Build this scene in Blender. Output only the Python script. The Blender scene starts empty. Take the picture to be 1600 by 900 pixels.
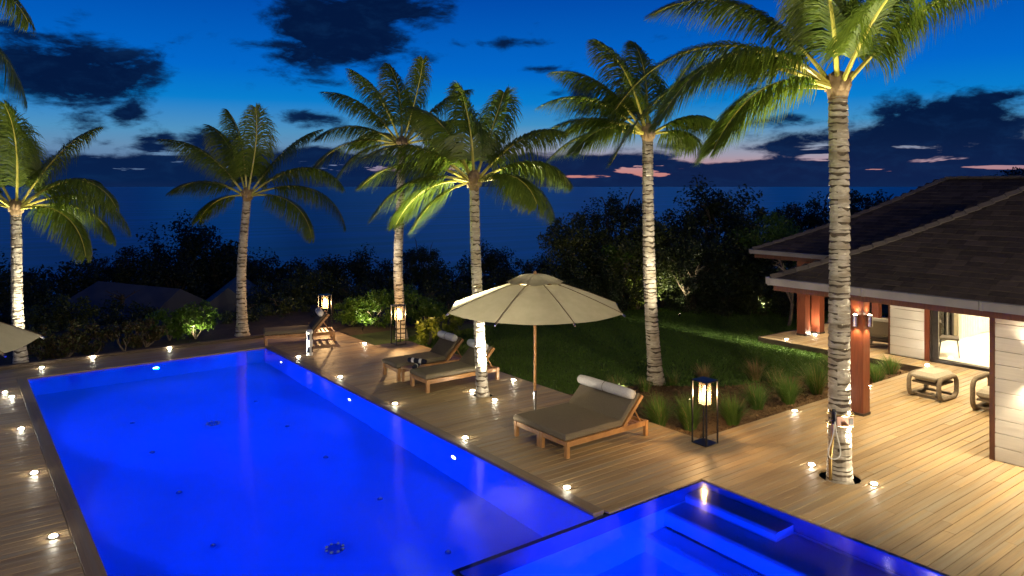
import bpy, math, random
import numpy as np
from mathutils import Vector, Matrix

random.seed(7)
S = bpy.context.scene
COL = S.collection

# ------------------------------------------------------------------ camera
FPX, CAMH = 1164.0, 4.3                 # focal length in photo pixels, eye height above the deck
YAW = math.atan2(880, 1164)             # from the two vanishing points of the pool edges
SY, CY = math.sin(YAW), math.cos(YAW)
RIGHT, FWD, UP = Vector((CY, -SY, 0)), Vector((SY, CY, 0)), Vector((0, 0, 1))
cd = bpy.data.cameras.new('camera')
cd.sensor_width = 36.0
cd.lens = FPX / 1600 * 36
cd.shift_y = -(450 - 291) / 1600
cd.clip_start, cd.clip_end = 0.1, 90000
cam = bpy.data.objects.new('camera', cd)
COL.objects.link(cam)
cam.location = (0, 0, CAMH)
cam.rotation_euler = (math.radians(90), 0, -YAW)
S.camera = cam

# ------------------------------------------------------------------ view / render
S.view_settings.view_transform = 'Standard'
S.view_settings.look = 'None'
S.view_settings.exposure = 0.0
S.view_settings.gamma = 1.0
S.view_settings.use_curve_mapping = False
S.cycles.use_denoising = True
S.cycles.max_bounces = 8
S.cycles.transparent_max_bounces = 16
S.cycles.transmission_bounces = 6
S.cycles.sample_clamp_indirect = 4.0
S.cycles.caustics_reflective = False
S.cycles.caustics_refractive = False

# ------------------------------------------------------------------ world: dusk sky with clouds
def pix_uv(px, py):
    u = math.atan((px - 800) / FPX)
    v = math.atan((291 - py) / FPX * math.cos(u))
    return u, v

def build_world():
    w = bpy.data.worlds.new('World')
    S.world = w
    w.use_nodes = True
    nt = w.node_tree
    nt.nodes.clear()
    N, L = nt.nodes, nt.links
    def link(a, b): L.new(a, b)
    def val(x, sock):
        if isinstance(x, (int, float)): sock.default_value = x
        else: link(x, sock)
    def m(op, a, b=0.0, c=None, clamp=False):
        n = N.new('ShaderNodeMath'); n.operation = op; n.use_clamp = clamp
        val(a, n.inputs[0]); val(b, n.inputs[1])
        if c is not None: val(c, n.inputs[2])
        return n.outputs[0]
    def sm(x, e0, e1):
        n = N.new('ShaderNodeMapRange'); n.interpolation_type = 'SMOOTHSTEP'
        val(x, n.inputs[0]); n.inputs[1].default_value = e0; n.inputs[2].default_value = e1
        return n.outputs[0]
    def mixc(f, a, b):
        n = N.new('ShaderNodeMix'); n.data_type = 'RGBA'
        val(f, n.inputs[0])
        for x, s in ((a, n.inputs[6]), (b, n.inputs[7])):
            if isinstance(x, tuple): s.default_value = (*x, 1)
            else: link(x, s)
        return n.outputs[2]
    tc = N.new('ShaderNodeTexCoord')
    d = tc.outputs['Generated']
    sep = N.new('ShaderNodeSeparateXYZ'); link(d, sep.inputs[0])
    x, y, z = sep.outputs
    r = m('ADD', m('MULTIPLY', x, CY), m('MULTIPLY', y, -SY))
    f = m('ADD', m('MULTIPLY', x, SY), m('MULTIPLY', y, CY))
    u = m('ARCTAN2', r, f)
    v = m('ARCSINE', z)
    def noise(scale, detail, rough, stretch, dist=0.0, off=(0, 0, 0)):
        mp = N.new('ShaderNodeMapping'); link(d, mp.inputs[0])
        mp.inputs['Scale'].default_value = stretch; mp.inputs['Location'].default_value = off
        n = N.new('ShaderNodeTexNoise'); link(mp.outputs[0], n.inputs['Vector'])
        n.inputs['Scale'].default_value = scale; n.inputs['Detail'].default_value = detail
        n.inputs['Roughness'].default_value = rough; n.inputs['Distortion'].default_value = dist
        return n.outputs[0]
    def ramp(fac, stops):
        n = N.new('ShaderNodeValToRGB'); link(fac, n.inputs[0])
        e = n.color_ramp.elements
        while len(e) < len(stops): e.new(0.5)
        for el, (p, c) in zip(e, stops): el.position = p; el.color = (*c, 1)
        return n.outputs[0]
    # clear-sky gradient, towards the sunset and away from it (position = sin(elevation))
    glow = ramp(z, [(0.0, (.50, .16, .14)), (.018, (.58, .24, .22)), (.04, (.36, .33, .42)), (.060, (.20, .33, .47)), (.082, (.05, .28, .56)),
                    (.11, (.002, .21, .62)), (.15, (.0, .14, .60)), (.25, (.0, .066, .40)), (.42, (.0, .020, .16)), (1.0, (.0, .006, .045))])
    glow_b = ramp(z, [(0.0, (.07, .11, .22)), (.03, (.12, .20, .36)), (.05, (.13, .27, .45)), (.07, (.08, .29, .53)), (.11, (.002, .21, .62)), (.15, (.0, .14, .60)), (.25, (.0, .066, .40)), (.42, (.0, .020, .16)), (1.0, (.0, .006, .045))])
    away = ramp(z, [(0.0, (.02, .05, .14)), (.1, (.006, .07, .25)), (.25, (.001, .045, .24)), (.42, (.001, .018, .13)), (1.0, (.001, .006, .045))])
    su, _ = pix_uv(950, 200)
    facing = sm(m('COSINE', m('SUBTRACT', u, su)), -0.2, 0.75)
    pu, _ = pix_uv(1090, 250)
    pink = sm(m('COSINE', m('SUBTRACT', u, pu)), .86, .985)
    sky = mixc(facing, away, mixc(pink, glow_b, glow))
    # dusk scattering of the built-in sky, sun just under the horizon
    st = N.new('ShaderNodeTexSky'); st.sky_type = 'NISHITA'; st.sun_disc = False
    st.sun_elevation = math.radians(-4); st.sun_rotation = YAW + su
    # clouds
    n1 = noise(7.0, 8, .58, (1, 1, 2.0), .6)
    n2 = noise(22.0, 8, .66, (1, 1, 2.6), .3, (3, 1, 5))
    nn = m('ADD', m('MULTIPLY', m('SUBTRACT', n1, .5), 1.5), m('MULTIPLY', m('SUBTRACT', n2, .5), 1.05))
    blobs = [(95, 100, 95, 48, .95), (150, 105, 60, 40, .5), (30, 138, 80, 22, .7), (110, 45, 32, 34, .6),
             (505, 45, 85, 62, 1.0), (600, 8, 95, 26, .8), (450, 95, 45, 16, .5), (195, 182, 28, 22, .55), (240, 88, 55, 10, .4),
             (240, 222, 32, 22, .7), (130, 200, 40, 30, .55), (330, 225, 45, 24, .7), (490, 186, 50, 13, .6), (785, 68, 95, 10, .5),
             (855, 107, 45, 7, .45), (850, 146, 45, 7, .45), (912, 156, 20, 26, .7), (1480, 192, 85, 40, .95), (1430, 218, 110, 30, .85), (1340, 205, 60, 16, .55),
             (1572, 150, 32, 8, .7), (1405, 185, 30, 10, .5), (1230, 190, 60, 14, .5), (1350, 240, 150, 28, .9), (1570, 238, 60, 20, .9),
             (1250, 222, 90, 18, .7), (880, 190, 30, 12, .5), (1070, 228, 60, 7, .6), (660, 90, 60, 12, .35), (1060, 130, 80, 20, .3)]
    tot = None
    for (px, py, rx, ry, a) in blobs:
        bu, bv = pix_uv(px, py)
        q = m('ADD', m('POWER', m('DIVIDE', m('SUBTRACT', u, bu), rx * 1.25 / FPX), 2.0), m('POWER', m('DIVIDE', m('SUBTRACT', v, bv), ry * 1.25 / FPX), 2.0))
        g = m('MULTIPLY', m('EXPONENT', m('MULTIPLY', q, -1.0)), a)
        tot = g if tot is None else m('MAXIMUM', tot, g)
    # a low bank of cloud above the horizon, its top rising and falling
    nb = noise(3.0, 3, .5, (1, 1, 0.0), 0, (2, 7, 0))
    top = m('ADD', .041, m('MULTIPLY', m('SUBTRACT', nb, .5), .07))
    bank = m('MULTIPLY', m('DIVIDE', m('SUBTRACT', top, v), .026), 1.0)
    bank = m('MINIMUM', m('MAXIMUM', bank, -1.2), 1.1)
    bank = m('ADD', bank, .1)
    dens_f = m('ADD', m('MAXIMUM', m('SUBTRACT', tot, .41), bank), m('MULTIPLY', nn, .98))
    # break the bank into streaks low down
    stk = noise(7.0, 5, .6, (1, 1, 9.0), .3, (9, 2, 4))
    hole = m('MULTIPLY', m('MULTIPLY', sm(stk, .57, .66), sm(m('ABSOLUTE', m('SUBTRACT', v, .022)), .016, .004)), 1.5)
    dens_f = m('SUBTRACT', dens_f, hole)
    for (px, py, rx, ry, a) in ((975, 268, 55, 5, 2.2), (1042, 273, 32, 3, 2.2), (1115, 246, 40, 5, 1.9), (1283, 245, 22, 13, 2.0), (1500, 251, 60, 5, 1.5), (915, 276, 45, 2.5, 1.8), (1225, 266, 22, 4, 1.8),
                                (1420, 228, 30, 4, 1.2), (740, 222, 70, 9, 1.0), (265, 234, 22, 6, 1.8), (1560, 262, 40, 3, 1.8), (345, 262, 14, 5, 1.8)):
        bu, bv = pix_uv(px, py)
        q = m('ADD', m('POWER', m('DIVIDE', m('SUBTRACT', u, bu), rx * 1.2 / FPX), 2.0), m('POWER', m('DIVIDE', m('SUBTRACT', v, bv), ry * 1.2 / FPX), 2.0))
        dens_f = m('SUBTRACT', dens_f, m('MULTIPLY', m('EXPONENT', m('MULTIPLY', q, -1.0)), m('MULTIPLY', sm(stk, .38, .60), a)))
    dens = sm(dens_f, -.12, .26)
    wisp = m('MULTIPLY', sm(nn, .14, .50), .55)
    dens = m('MAXIMUM', dens, wisp)
    lowc = sm(v, .09, .0)
    ccol = mixc(lowc, (.0006, .008, .044), (.0015, .014, .068))
    lit = m('MULTIPLY', sm(n2, .45, .75), .35)
    ccol = mixc(lit, ccol, (.005, .034, .12))
    out = mixc(m('MULTIPLY', dens, .995), sky, ccol)
    # thin sea haze right on the horizon
    out = mixc(m('MULTIPLY', sm(v, .010, .0), .6), out, (.005, .018, .075))
    bg = N.new('ShaderNodeBackground'); link(out, bg.inputs[0]); bg.inputs[1].default_value = 1.0
    bg2 = N.new('ShaderNodeBackground'); link(st.outputs[0], bg2.inputs[0]); bg2.inputs[1].default_value = 0.004
    add = N.new('ShaderNodeAddShader'); link(bg.outputs[0], add.inputs[0]); link(bg2.outputs[0], add.inputs[1])
    o = N.new('ShaderNodeOutputWorld'); link(add.outputs[0], o.inputs[0])
build_world()

# ------------------------------------------------------------------ pixel -> place
def W(px, py, z=0.0, d=None):
    a, b = (px - 800) / FPX, -(py - 291) / FPX
    if d is None: d = (z - CAMH) / b
    return Vector((d * SY + a * d * CY, d * CY - a * d * SY, CAMH + b * d))

# ------------------------------------------------------------------ materials
MATS = {}
def _n(nt, t, **kw):
    n = nt.nodes.new(t)
    for k, v in kw.items(): setattr(n, k, v)
    return n

def pbr(name, c1, c2=None, rough=.5, metal=0.0, scale=4.0, stretch=(1, 1, 1), bump=0.0, bscale=None, island=0.0,
        detail=5, spec=.5, rough2=None, transl=0.0, c3=None, coat=0.0, emis=None, estr=0.0, contrast=(.35, .65)):
    mt = bpy.data.materials.new(name); mt.use_nodes = True
    nt = mt.node_tree; L = nt.links
    b = nt.nodes['Principled BSDF']; out = nt.nodes['Material Output']
    b.inputs['Roughness'].default_value = rough
    b.inputs['Metallic'].default_value = metal
    b.inputs['Specular IOR Level'].default_value = spec
    b.inputs['Coat Weight'].default_value = coat
    b.inputs['Base Color'].default_value = (*c1, 1)
    if emis: b.inputs['Emission Color'].default_value = (*emis, 1); b.inputs['Emission Strength'].default_value = estr
    colsock = None
    tc = _n(nt, 'ShaderNodeTexCoord'); mp = _n(nt, 'ShaderNodeMapping'); mp.inputs['Scale'].default_value = stretch
    L.new(tc.outputs['Object'], mp.inputs[0])
    vec = mp.outputs[0]
    if island:
        g = _n(nt, 'ShaderNodeNewGeometry'); oi = _n(nt, 'ShaderNodeObjectInfo')
        s = _n(nt, 'ShaderNodeMath', operation='ADD'); L.new(g.outputs['Random Per Island'], s.inputs[0]); L.new(oi.outputs['Random'], s.inputs[1])
        fr = _n(nt, 'ShaderNodeMath', operation='FRACT'); L.new(s.outputs[0], fr.inputs[0])
        off = _n(nt, 'ShaderNodeVectorMath', operation='SCALE'); off.inputs[0].default_value = (37, 91, 53); L.new(fr.outputs[0], off.inputs['Scale'])
        ad = _n(nt, 'ShaderNodeVectorMath', operation='ADD'); L.new(vec, ad.inputs[0]); L.new(off.outputs[0], ad.inputs[1])
        vec = ad.outputs[0]
    nz = _n(nt, 'ShaderNodeTexNoise'); L.new(vec, nz.inputs['Vector'])
    nz.inputs['Scale'].default_value = scale; nz.inputs['Detail'].default_value = detail; nz.inputs['Roughness'].default_value = .6
    if c2 is not None:
        rp = _n(nt, 'ShaderNodeMapRange'); L.new(nz.outputs[0], rp.inputs[0]); rp.inputs[1].default_value = contrast[0]; rp.inputs[2].default_value = contrast[1]
        fac = rp.outputs[0]
        if island:
            mx = _n(nt, 'ShaderNodeMix'); mx.inputs[0].default_value = island
            L.new(fac, mx.inputs[2]); L.new(fr.outputs[0], mx.inputs[3]); fac = mx.outputs[0]
        cm = _n(nt, 'ShaderNodeMix', data_type='RGBA'); L.new(fac, cm.inputs[0])
        cm.inputs[6].default_value = (*c1, 1); cm.inputs[7].default_value = (*c2, 1)
        colsock = cm.outputs[2]
        if c3 is not None:
            n3 = _n(nt, 'ShaderNodeTexNoise'); L.new(vec, n3.inputs['Vector']); n3.inputs['Scale'].default_value = scale * .22
            r3 = _n(nt, 'ShaderNodeMapRange'); L.new(n3.outputs[0], r3.inputs[0]); r3.inputs[1].default_value = .45; r3.inputs[2].default_value = .7
            c3m = _n(nt, 'ShaderNodeMix', data_type='RGBA'); L.new(r3.outputs[0], c3m.inputs[0]); L.new(colsock, c3m.inputs[6]); c3m.inputs[7].default_value = (*c3, 1)
            colsock = c3m.outputs[2]
        L.new(colsock, b.inputs['Base Color'])
    if rough2 is not None:
        rr = _n(nt, 'ShaderNodeMapRange'); L.new(nz.outputs[0], rr.inputs[0]); rr.inputs[3].default_value = rough; rr.inputs[4].default_value = rough2
        L.new(rr.outputs[0], b.inputs['Roughness'])
    if bump:
        nb = nz
        if bscale:
            nb = _n(nt, 'ShaderNodeTexNoise'); L.new(vec, nb.inputs['Vector']); nb.inputs['Scale'].default_value = bscale; nb.inputs['Detail'].default_value = 4
        bp = _n(nt, 'ShaderNodeBump'); bp.inputs['Strength'].default_value = bump; bp.inputs['Distance'].default_value = .02
        L.new(nb.outputs[0], bp.inputs['Height']); L.new(bp.outputs[0], b.inputs['Normal'])
    if transl:
        tr = _n(nt, 'ShaderNodeBsdfTranslucent')
        if colsock: L.new(colsock, tr.inputs[0])
        else: tr.inputs[0].default_value = (*c1, 1)
        mxs = _n(nt, 'ShaderNodeMixShader'); mxs.inputs[0].default_value = transl
        L.new(b.outputs[0], mxs.inputs[1]); L.new(tr.outputs[0], mxs.inputs[2]); L.new(mxs.outputs[0], out.inputs[0])
    MATS[name] = mt
    return mt

def emit(name, col, strength):
    mt = bpy.data.materials.new(name); mt.use_nodes = True
    nt = mt.node_tree; nt.nodes.clear()
    e = _n(nt, 'ShaderNodeEmission'); e.inputs[0].default_value = (*col, 1); e.inputs[1].default_value = strength
    o = _n(nt, 'ShaderNodeOutputMaterial'); nt.links.new(e.outputs[0], o.inputs[0])
    MATS[name] = mt
    return mt

def clear(name, tint, transp, rough=.02, ior=1.45, warm=None, wfac=0.0):
    """thin clear sheet: see-through with mirror-like Fresnel reflection, optionally a diffuse veil"""
    mt = bpy.data.materials.new(name); mt.use_nodes = True
    nt = mt.node_tree; nt.nodes.clear(); L = nt.links
    t = _n(nt, 'ShaderNodeBsdfTransparent'); t.inputs[0].default_value = (*tint, 1)
    g = _n(nt, 'ShaderNodeBsdfGlossy'); g.inputs['Roughness'].default_value = rough
    fr = _n(nt, 'ShaderNodeFresnel'); fr.inputs[0].default_value = ior
    mx = _n(nt, 'ShaderNodeMixShader'); L.new(fr.outputs[0], mx.inputs[0])
    base = t.outputs[0]
    if warm:
        tl = _n(nt, 'ShaderNodeBsdfTranslucent'); tl.inputs[0].default_value = (*warm, 1)
        m2 = _n(nt, 'ShaderNodeMixShader'); m2.inputs[0].default_value = wfac
        L.new(base, m2.inputs[1]); L.new(tl.outputs[0], m2.inputs[2]); base = m2.outputs[0]
    L.new(base, mx.inputs[1]); L.new(g.outputs[0], mx.inputs[2])
    o = _n(nt, 'ShaderNodeOutputMaterial'); L.new(mx.outputs[0], o.inputs[0])
    MATS[name] = mt
    return mt

def water(name):
    mt = bpy.data.materials.new(name); mt.use_nodes = True
    nt = mt.node_tree; nt.nodes.clear(); L = nt.links
    g = _n(nt, 'ShaderNodeBsdfRefraction'); g.inputs['IOR'].default_value = 1.33; g.inputs['Roughness'].default_value = 0.0
    g.inputs['Color'].default_value = (.96, .98, 1, 1)
    gl = _n(nt, 'ShaderNodeBsdfGlossy'); gl.inputs['Roughness'].default_value = .10
    fr = _n(nt, 'ShaderNodeFresnel'); fr.inputs['IOR'].default_value = 1.33
    tc = _n(nt, 'ShaderNodeTexCoord'); nz = _n(nt, 'ShaderNodeTexNoise'); nz.inputs['Scale'].default_value = 1.6; nz.inputs['Detail'].default_value = 3
    L.new(tc.outputs['Object'], nz.inputs['Vector'])
    bp = _n(nt, 'ShaderNodeBump'); bp.inputs['Strength'].default_value = .10; bp.inputs['Distance'].default_value = .05
    L.new(nz.outputs[0], bp.inputs['Height'])
    for q in (g, gl): L.new(bp.outputs[0], q.inputs['Normal'])
    mx = _n(nt, 'ShaderNodeMixShader'); L.new(fr.outputs[0], mx.inputs[0]); L.new(g.outputs[0], mx.inputs[1]); L.new(gl.outputs[0], mx.inputs[2])
    o = _n(nt, 'ShaderNodeOutputMaterial'); L.new(mx.outputs[0], o.inputs[0])
    MATS[name] = mt
    return mt

pbr('deck_wood', (.20, .138, .072), (.47, .33, .165), rough=.42, rough2=.62, scale=5, stretch=(.35, 9, 2), bump=.25, island=.62, c3=(.31, .255, .17))
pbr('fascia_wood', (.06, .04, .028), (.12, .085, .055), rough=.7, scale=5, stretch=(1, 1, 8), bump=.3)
pbr('teak', (.30, .14, .05), (.48, .26, .10), rough=.45, scale=7, stretch=(1, 1, 1), bump=.1, island=.3)
pbr('red_wood', (.115, .027, .011), (.19, .048, .019), rough=.38, scale=5, stretch=(6, 6, .5), bump=.12, island=.2)
pbr('trim_wood', (.075, .026, .014), (.12, .042, .02), rough=.5, scale=5, stretch=(6, 6, .6), bump=.1)
pbr('white_boards', (.70, .68, .63), (.80, .78, .73), rough=.55, scale=3, stretch=(6, .4, 10), bump=.12, island=.4)
pbr('plaster', (.72, .68, .58), (.78, .74, .66), rough=.8, scale=6)
pbr('cream_floor', (.72, .64, .48), (.80, .72, .56), rough=.35, scale=1.5)
pbr('curtain_cloth', (.78, .72, .58), (.84, .79, .66), rough=.9, transl=.3, scale=8)
pbr('shingle', (.030, .022, .019), (.085, .064, .055), rough=.8, scale=9, bump=.4, island=.7, spec=.3)
pbr('ridge_tile', (.11, .09, .075), (.18, .15, .13), rough=.75, scale=9, bump=.3, island=.5)
pbr('gutter_metal', (.20, .20, .225), (.25, .25, .275), rough=.4, metal=.0, scale=2)
pbr('dark_metal', (.012, .013, .018), (.03, .03, .036), rough=.4, metal=.6, scale=8)
pbr('frame_metal', (.035, .030, .028), (.06, .052, .048), rough=.4, metal=.4, scale=5)
pbr('steel', (.55, .56, .58), (.65, .66, .68), rough=.25, metal=1.0, scale=8)
pbr('brass', (.45, .30, .10), (.6, .42, .16), rough=.35, metal=.9, scale=8)
pbr('taupe_fabric', (.145, .122, .088), (.18, .152, .11), rough=.95, scale=60, bump=.25, bscale=220, spec=.2)
pbr('dark_fabric', (.085, .068, .05), (.115, .092, .07), rough=.95, scale=60, bump=.25, bscale=220, spec=.2)
pbr('towel_white', (.66, .65, .66), (.76, .75, .75), rough=1, scale=40, bump=.5, bscale=160, spec=.1)
pbr('towel_navy', (.012, .014, .035), (.025, .028, .05), rough=1, scale=40, bump=.5, bscale=160, spec=.1)
pbr('canvas', (.45, .42, .29), (.50, .47, .33), rough=.9, transl=.42, scale=5, bump=.08, bscale=90, spec=.2)
pbr('rib_shadow_brown', (.16, .12, .075), (.2, .15, .1), rough=.9, scale=20)
pbr('rope', (.13, .105, .075), (.20, .165, .12), rough=.9, scale=30, bump=.6, bscale=80)
pbr('cushion', (.30, .28, .235), (.35, .33, .28), rough=.95, scale=40, bump=.25, bscale=160, spec=.2)
pbr('pool_tile', (.55, .60, .66), (.62, .67, .72), rough=.5, scale=.6, bump=.05, bscale=30)
pbr('pool_tile_dimmed', (.10, .12, .20), (.14, .16, .26), rough=.4, scale=3)
pbr('drain_cover', (.07, .08, .11), (.10, .11, .15), rough=.5, scale=5)
pbr('plastic_white', (.72, .75, .76), (.78, .8, .8), rough=.4, scale=5)
pbr('black_glass', (.012, .016, .022), (.02, .024, .03), rough=.12, scale=3)
pbr('trunk_light', (.36, .325, .27), (.60, .555, .475), rough=.85, scale=11, stretch=(1, 1, 3), bump=.7, c3=(.27, .23, .17))
pbr('trunk_dark', (.06, .048, .034), (.14, .11, .08), rough=.95, scale=12, bump=.7)
pbr('palm_fibre', (.20, .13, .06), (.36, .26, .14), rough=.9, scale=9, stretch=(1, 1, .3), bump=.8)
pbr('frond_green', (.062, .125, .011), (.20, .265, .03), rough=.42, transl=.42, scale=3, island=.6)
pbr('frond_rib', (.46, .42, .06), (.56, .50, .11), rough=.45, scale=4)
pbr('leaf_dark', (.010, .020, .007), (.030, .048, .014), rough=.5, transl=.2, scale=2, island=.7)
pbr('leaf_olive', (.035, .052, .014), (.075, .095, .022), rough=.45, transl=.3, scale=2, island=.7)
pbr('leaf_green', (.045, .105, .012), (.11, .20, .025), rough=.42, transl=.4, scale=2, island=.7)
pbr('leaf_yellow', (.13, .19, .02), (.26, .30, .04), rough=.42, transl=.4, scale=2, island=.7)
pbr('leaf_red', (.07, .035, .015), (.045, .075, .02), rough=.5, transl=.3, scale=2, island=.8)
pbr('bark', (.13, .10, .075), (.26, .215, .165), rough=.9, scale=8, bump=.6)
pbr('bark_dark', (.03, .024, .018), (.06, .05, .038), rough=.95, scale=8, bump=.6)
pbr('soil', (.028, .020, .013), (.060, .042, .026), rough=1, scale=3, bump=.8, bscale=14)
pbr('mulch', (.085, .048, .02), (.22, .135, .06), rough=.95, scale=6, bump=.5, island=.8)
pbr('turf', (.018, .042, .007), (.042, .080, .014), rough=1, scale=1.3, bump=.6, bscale=30)
pbr('grass_blade', (.042, .105, .011), (.11, .20, .024), rough=.6, transl=.3, scale=.9, island=.5)
pbr('tuft_blade', (.06, .14, .02), (.17, .27, .05), rough=.6, transl=.35, scale=2, island=.7)
pbr('tuft_dry', (.30, .20, .08), (.42, .31, .14), rough=.8, transl=.3, scale=2, island=.6)
pbr('ground_dark', (.010, .013, .007), (.022, .026, .013), rough=1, scale=.2)
pbr('roof_pale', (.06, .065, .078), (.08, .085, .10), rough=.85, scale=.8)
pbr('wall_pale', (.08, .085, .10), (.10, .105, .12), rough=.9, scale=1)
pbr('hose_white', (.62, .62, .58), (.7, .7, .66), rough=.4, scale=6)
emit('deck_lens', (1, .90, .70), 420)
emit('bulb', (1, .66, .30), 90)
emit('warm_lens', (1, .82, .55), 25)
emit('pool_lens', (.62, .78, 1.0), 14)
emit('painted_jet_glow', (.30, .45, 1.0), .18)  # emission paints the inlet nozzles as bright dots, they are no lamps
clear('clear_glass', (.94, .96, .96), .9)
clear('lamp_glass', (.97, .95, .90), .9, rough=.15, warm=(.9, .72, .45), wfac=.05)
water('pool_water')
# sea: dark, long-exposure smooth
def sea_mat():
    mt = pbr('sea', (.0008, .030, .17), (.001, .11, .50), rough=.36, scale=.004, stretch=(1, 1, 1), detail=6, spec=.5)
    nt = mt.node_tree
    for n in nt.nodes:
        if n.type == 'MAPPING': n.inputs['Scale'].default_value = (1, 1, 1)
    mp = [n for n in nt.nodes if n.type == 'MAPPING'][0]
    mp.inputs['Rotation'].default_value = (0, 0, YAW)          # streaks lie across the line of sight of the coast
    mp.inputs['Scale'].default_value = (.5, 5.0, 1)
sea_mat()

# ------------------------------------------------------------------ mesh helpers
class MB:
    def __init__(s): s.v, s.f, s.m = [], [], []
    def add(s, vs, fs, mi=0):
        o = len(s.v); s.v.extend([tuple(p) for p in vs]); s.f.extend([tuple(i + o for i in q) for q in fs]); s.m.extend([mi] * len(fs))
    def box(s, x0, x1, y0, y1, z0, z1, mi=0, M=None, bev=0.0):
        if bev > 0:
            b = min(bev, (x1 - x0) * .45, (y1 - y0) * .45, (z1 - z0) * .45)
            vs = []
            for (zz, i) in ((z0, b), (z0 + b, 0), (z1 - b, 0), (z1, b)):
                j = b if i == 0 else b
                if i: vs += [(x0 + i, y0 + i, zz), (x1 - i, y0 + i, zz), (x1 - i, y1 - i, zz), (x0 + i, y1 - i, zz)]
                else: vs += [(x0, y0, zz), (x1, y0, zz), (x1, y1, zz), (x0, y1, zz)]
            fs = [(3, 2, 1, 0), (12, 13, 14, 15)]
            for l in range(3):
                for k in range(4):
                    a, c = l * 4 + k, l * 4 + (k + 1) % 4
                    fs.append((a, c, c + 4, a + 4))
        else:
            vs = [(x0, y0, z0), (x1, y0, z0), (x1, y1, z0), (x0, y1, z0), (x0, y0, z1), (x1, y0, z1), (x1, y1, z1), (x0, y1, z1)]
            fs = [(3, 2, 1, 0), (4, 5, 6, 7), (0, 1, 5, 4), (1, 2, 6, 5), (2, 3, 7, 6), (3, 0, 4, 7)]
        if M is not None: vs = [M @ Vector(p) for p in vs]
        s.add(vs, fs, mi)
        return s
    def tube(s, pts, rad, sides=8, mi=0, caps=True, closed=False):
        pts = [Vector(p) for p in pts]; n = len(pts)
        if not hasattr(rad, '__len__'): rad = [rad] * n
        ring, ref = [], None
        for i, p in enumerate(pts):
            if closed: t = pts[(i + 1) % n] - pts[i - 1]
            else: t = pts[min(i + 1, n - 1)] - pts[max(i - 1, 0)]
            t.normalize()
            if ref is None:
                ref = Vector((1, 0, 0)) if abs(t.x) < .8 else Vector((0, 1, 0))
            a = (ref - t * ref.dot(t)).normalized(); b = t.cross(a); ref = a
            ring.append([p + (a * math.cos(2 * math.pi * k / sides) + b * math.sin(2 * math.pi * k / sides)) * rad[i] for k in range(sides)])
        vs = [q for r in ring for q in r]; fs = []
        for i in range(n if closed else n - 1):
            j = (i + 1) % n
            for k in range(sides):
                k2 = (k + 1) % sides
                fs.append((i * sides + k, i * sides + k2, j * sides + k2, j * sides + k))
        if caps and not closed:
            fs.append(tuple(range(sides - 1, -1, -1))); fs.append(tuple((n - 1) * sides + k for k in range(sides)))
        s.add(vs, fs, mi)
        return s
    def lathe(s, prof, sides=24, mi=0, c=(0, 0, 0)):
        vs = [(c[0] + r * math.cos(2 * math.pi * k / sides), c[1] + r * math.sin(2 * math.pi * k / sides), c[2] + z) for (r, z) in prof for k in range(sides)]
        fs = []
        for i in range(len(prof) - 1):
            for k in range(sides):
                k2 = (k + 1) % sides
                fs.append((i * sides + k, i * sides + k2, (i + 1) * sides + k2, (i + 1) * sides + k))
        if prof[0][0] > 1e-6: fs.append(tuple(range(sides - 1, -1, -1)))
        if prof[-1][0] > 1e-6: fs.append(tuple((len(prof) - 1) * sides + k for k in range(sides)))
        s.add(vs, fs, mi)
        return s
    def build(s, name, mats, parent=None, smooth=False, loc=None):
        me = bpy.data.meshes.new(name)
        me.from_pydata(s.v, [], s.f)
        mats = [mats] if isinstance(mats, str) else mats
        for k in mats: me.materials.append(MATS[k])
        if len(mats) > 1: me.polygons.foreach_set('material_index', s.m)
        if smooth: me.polygons.foreach_set('use_smooth', [True] * len(me.polygons))
        me.update()
        o = bpy.data.objects.new(name, me); COL.objects.link(o)
        if parent: o.parent = parent
        if loc is not None: o.location = loc
        return o

def quads_mesh(name, verts, mats, midx=None):
    """verts: (n,4,3) array of separate quads"""
    n = len(verts)
    me = bpy.data.meshes.new(name)
    me.vertices.add(n * 4); me.vertices.foreach_set('co', np.ascontiguousarray(verts, dtype=np.float32).ravel())
    me.loops.add(n * 4); me.loops.foreach_set('vertex_index', np.arange(n * 4, dtype=np.int32))
    me.polygons.add(n); me.polygons.foreach_set('loop_start', np.arange(0, n * 4, 4, dtype=np.int32))
    try: me.polygons.foreach_set('loop_total', np.full(n, 4, dtype=np.int32))
    except Exception: pass
    for k in ([mats] if isinstance(mats, str) else mats): me.materials.append(MATS[k])
    if midx is not None: me.polygons.foreach_set('material_index', np.asarray(midx, dtype=np.int32))
    me.update(calc_edges=True); me.validate()
    return me

def obj(name, me, parent=None, loc=(0, 0, 0), rotz=0.0, scale=(1, 1, 1)):
    o = bpy.data.objects.new(name, me); COL.objects.link(o)
    o.parent = parent; o.location = loc; o.rotation_euler = (0, 0, rotz); o.scale = scale
    return o

def tag(o, label=None, cat=None, group=None, kind=None):
    if label: o['label'] = label
    if cat: o['category'] = cat
    if group: o['group'] = group
    if kind: o['kind'] = kind
    return o

def thing(name, label, cat, loc=(0, 0, 0), rotz=0.0, group=None):
    o = bpy.data.objects.new(name, None); COL.objects.link(o)
    o.location = loc; o.rotation_euler = (0, 0, rotz); o.empty_display_size = .2
    return tag(o, label, cat, group)

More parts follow.
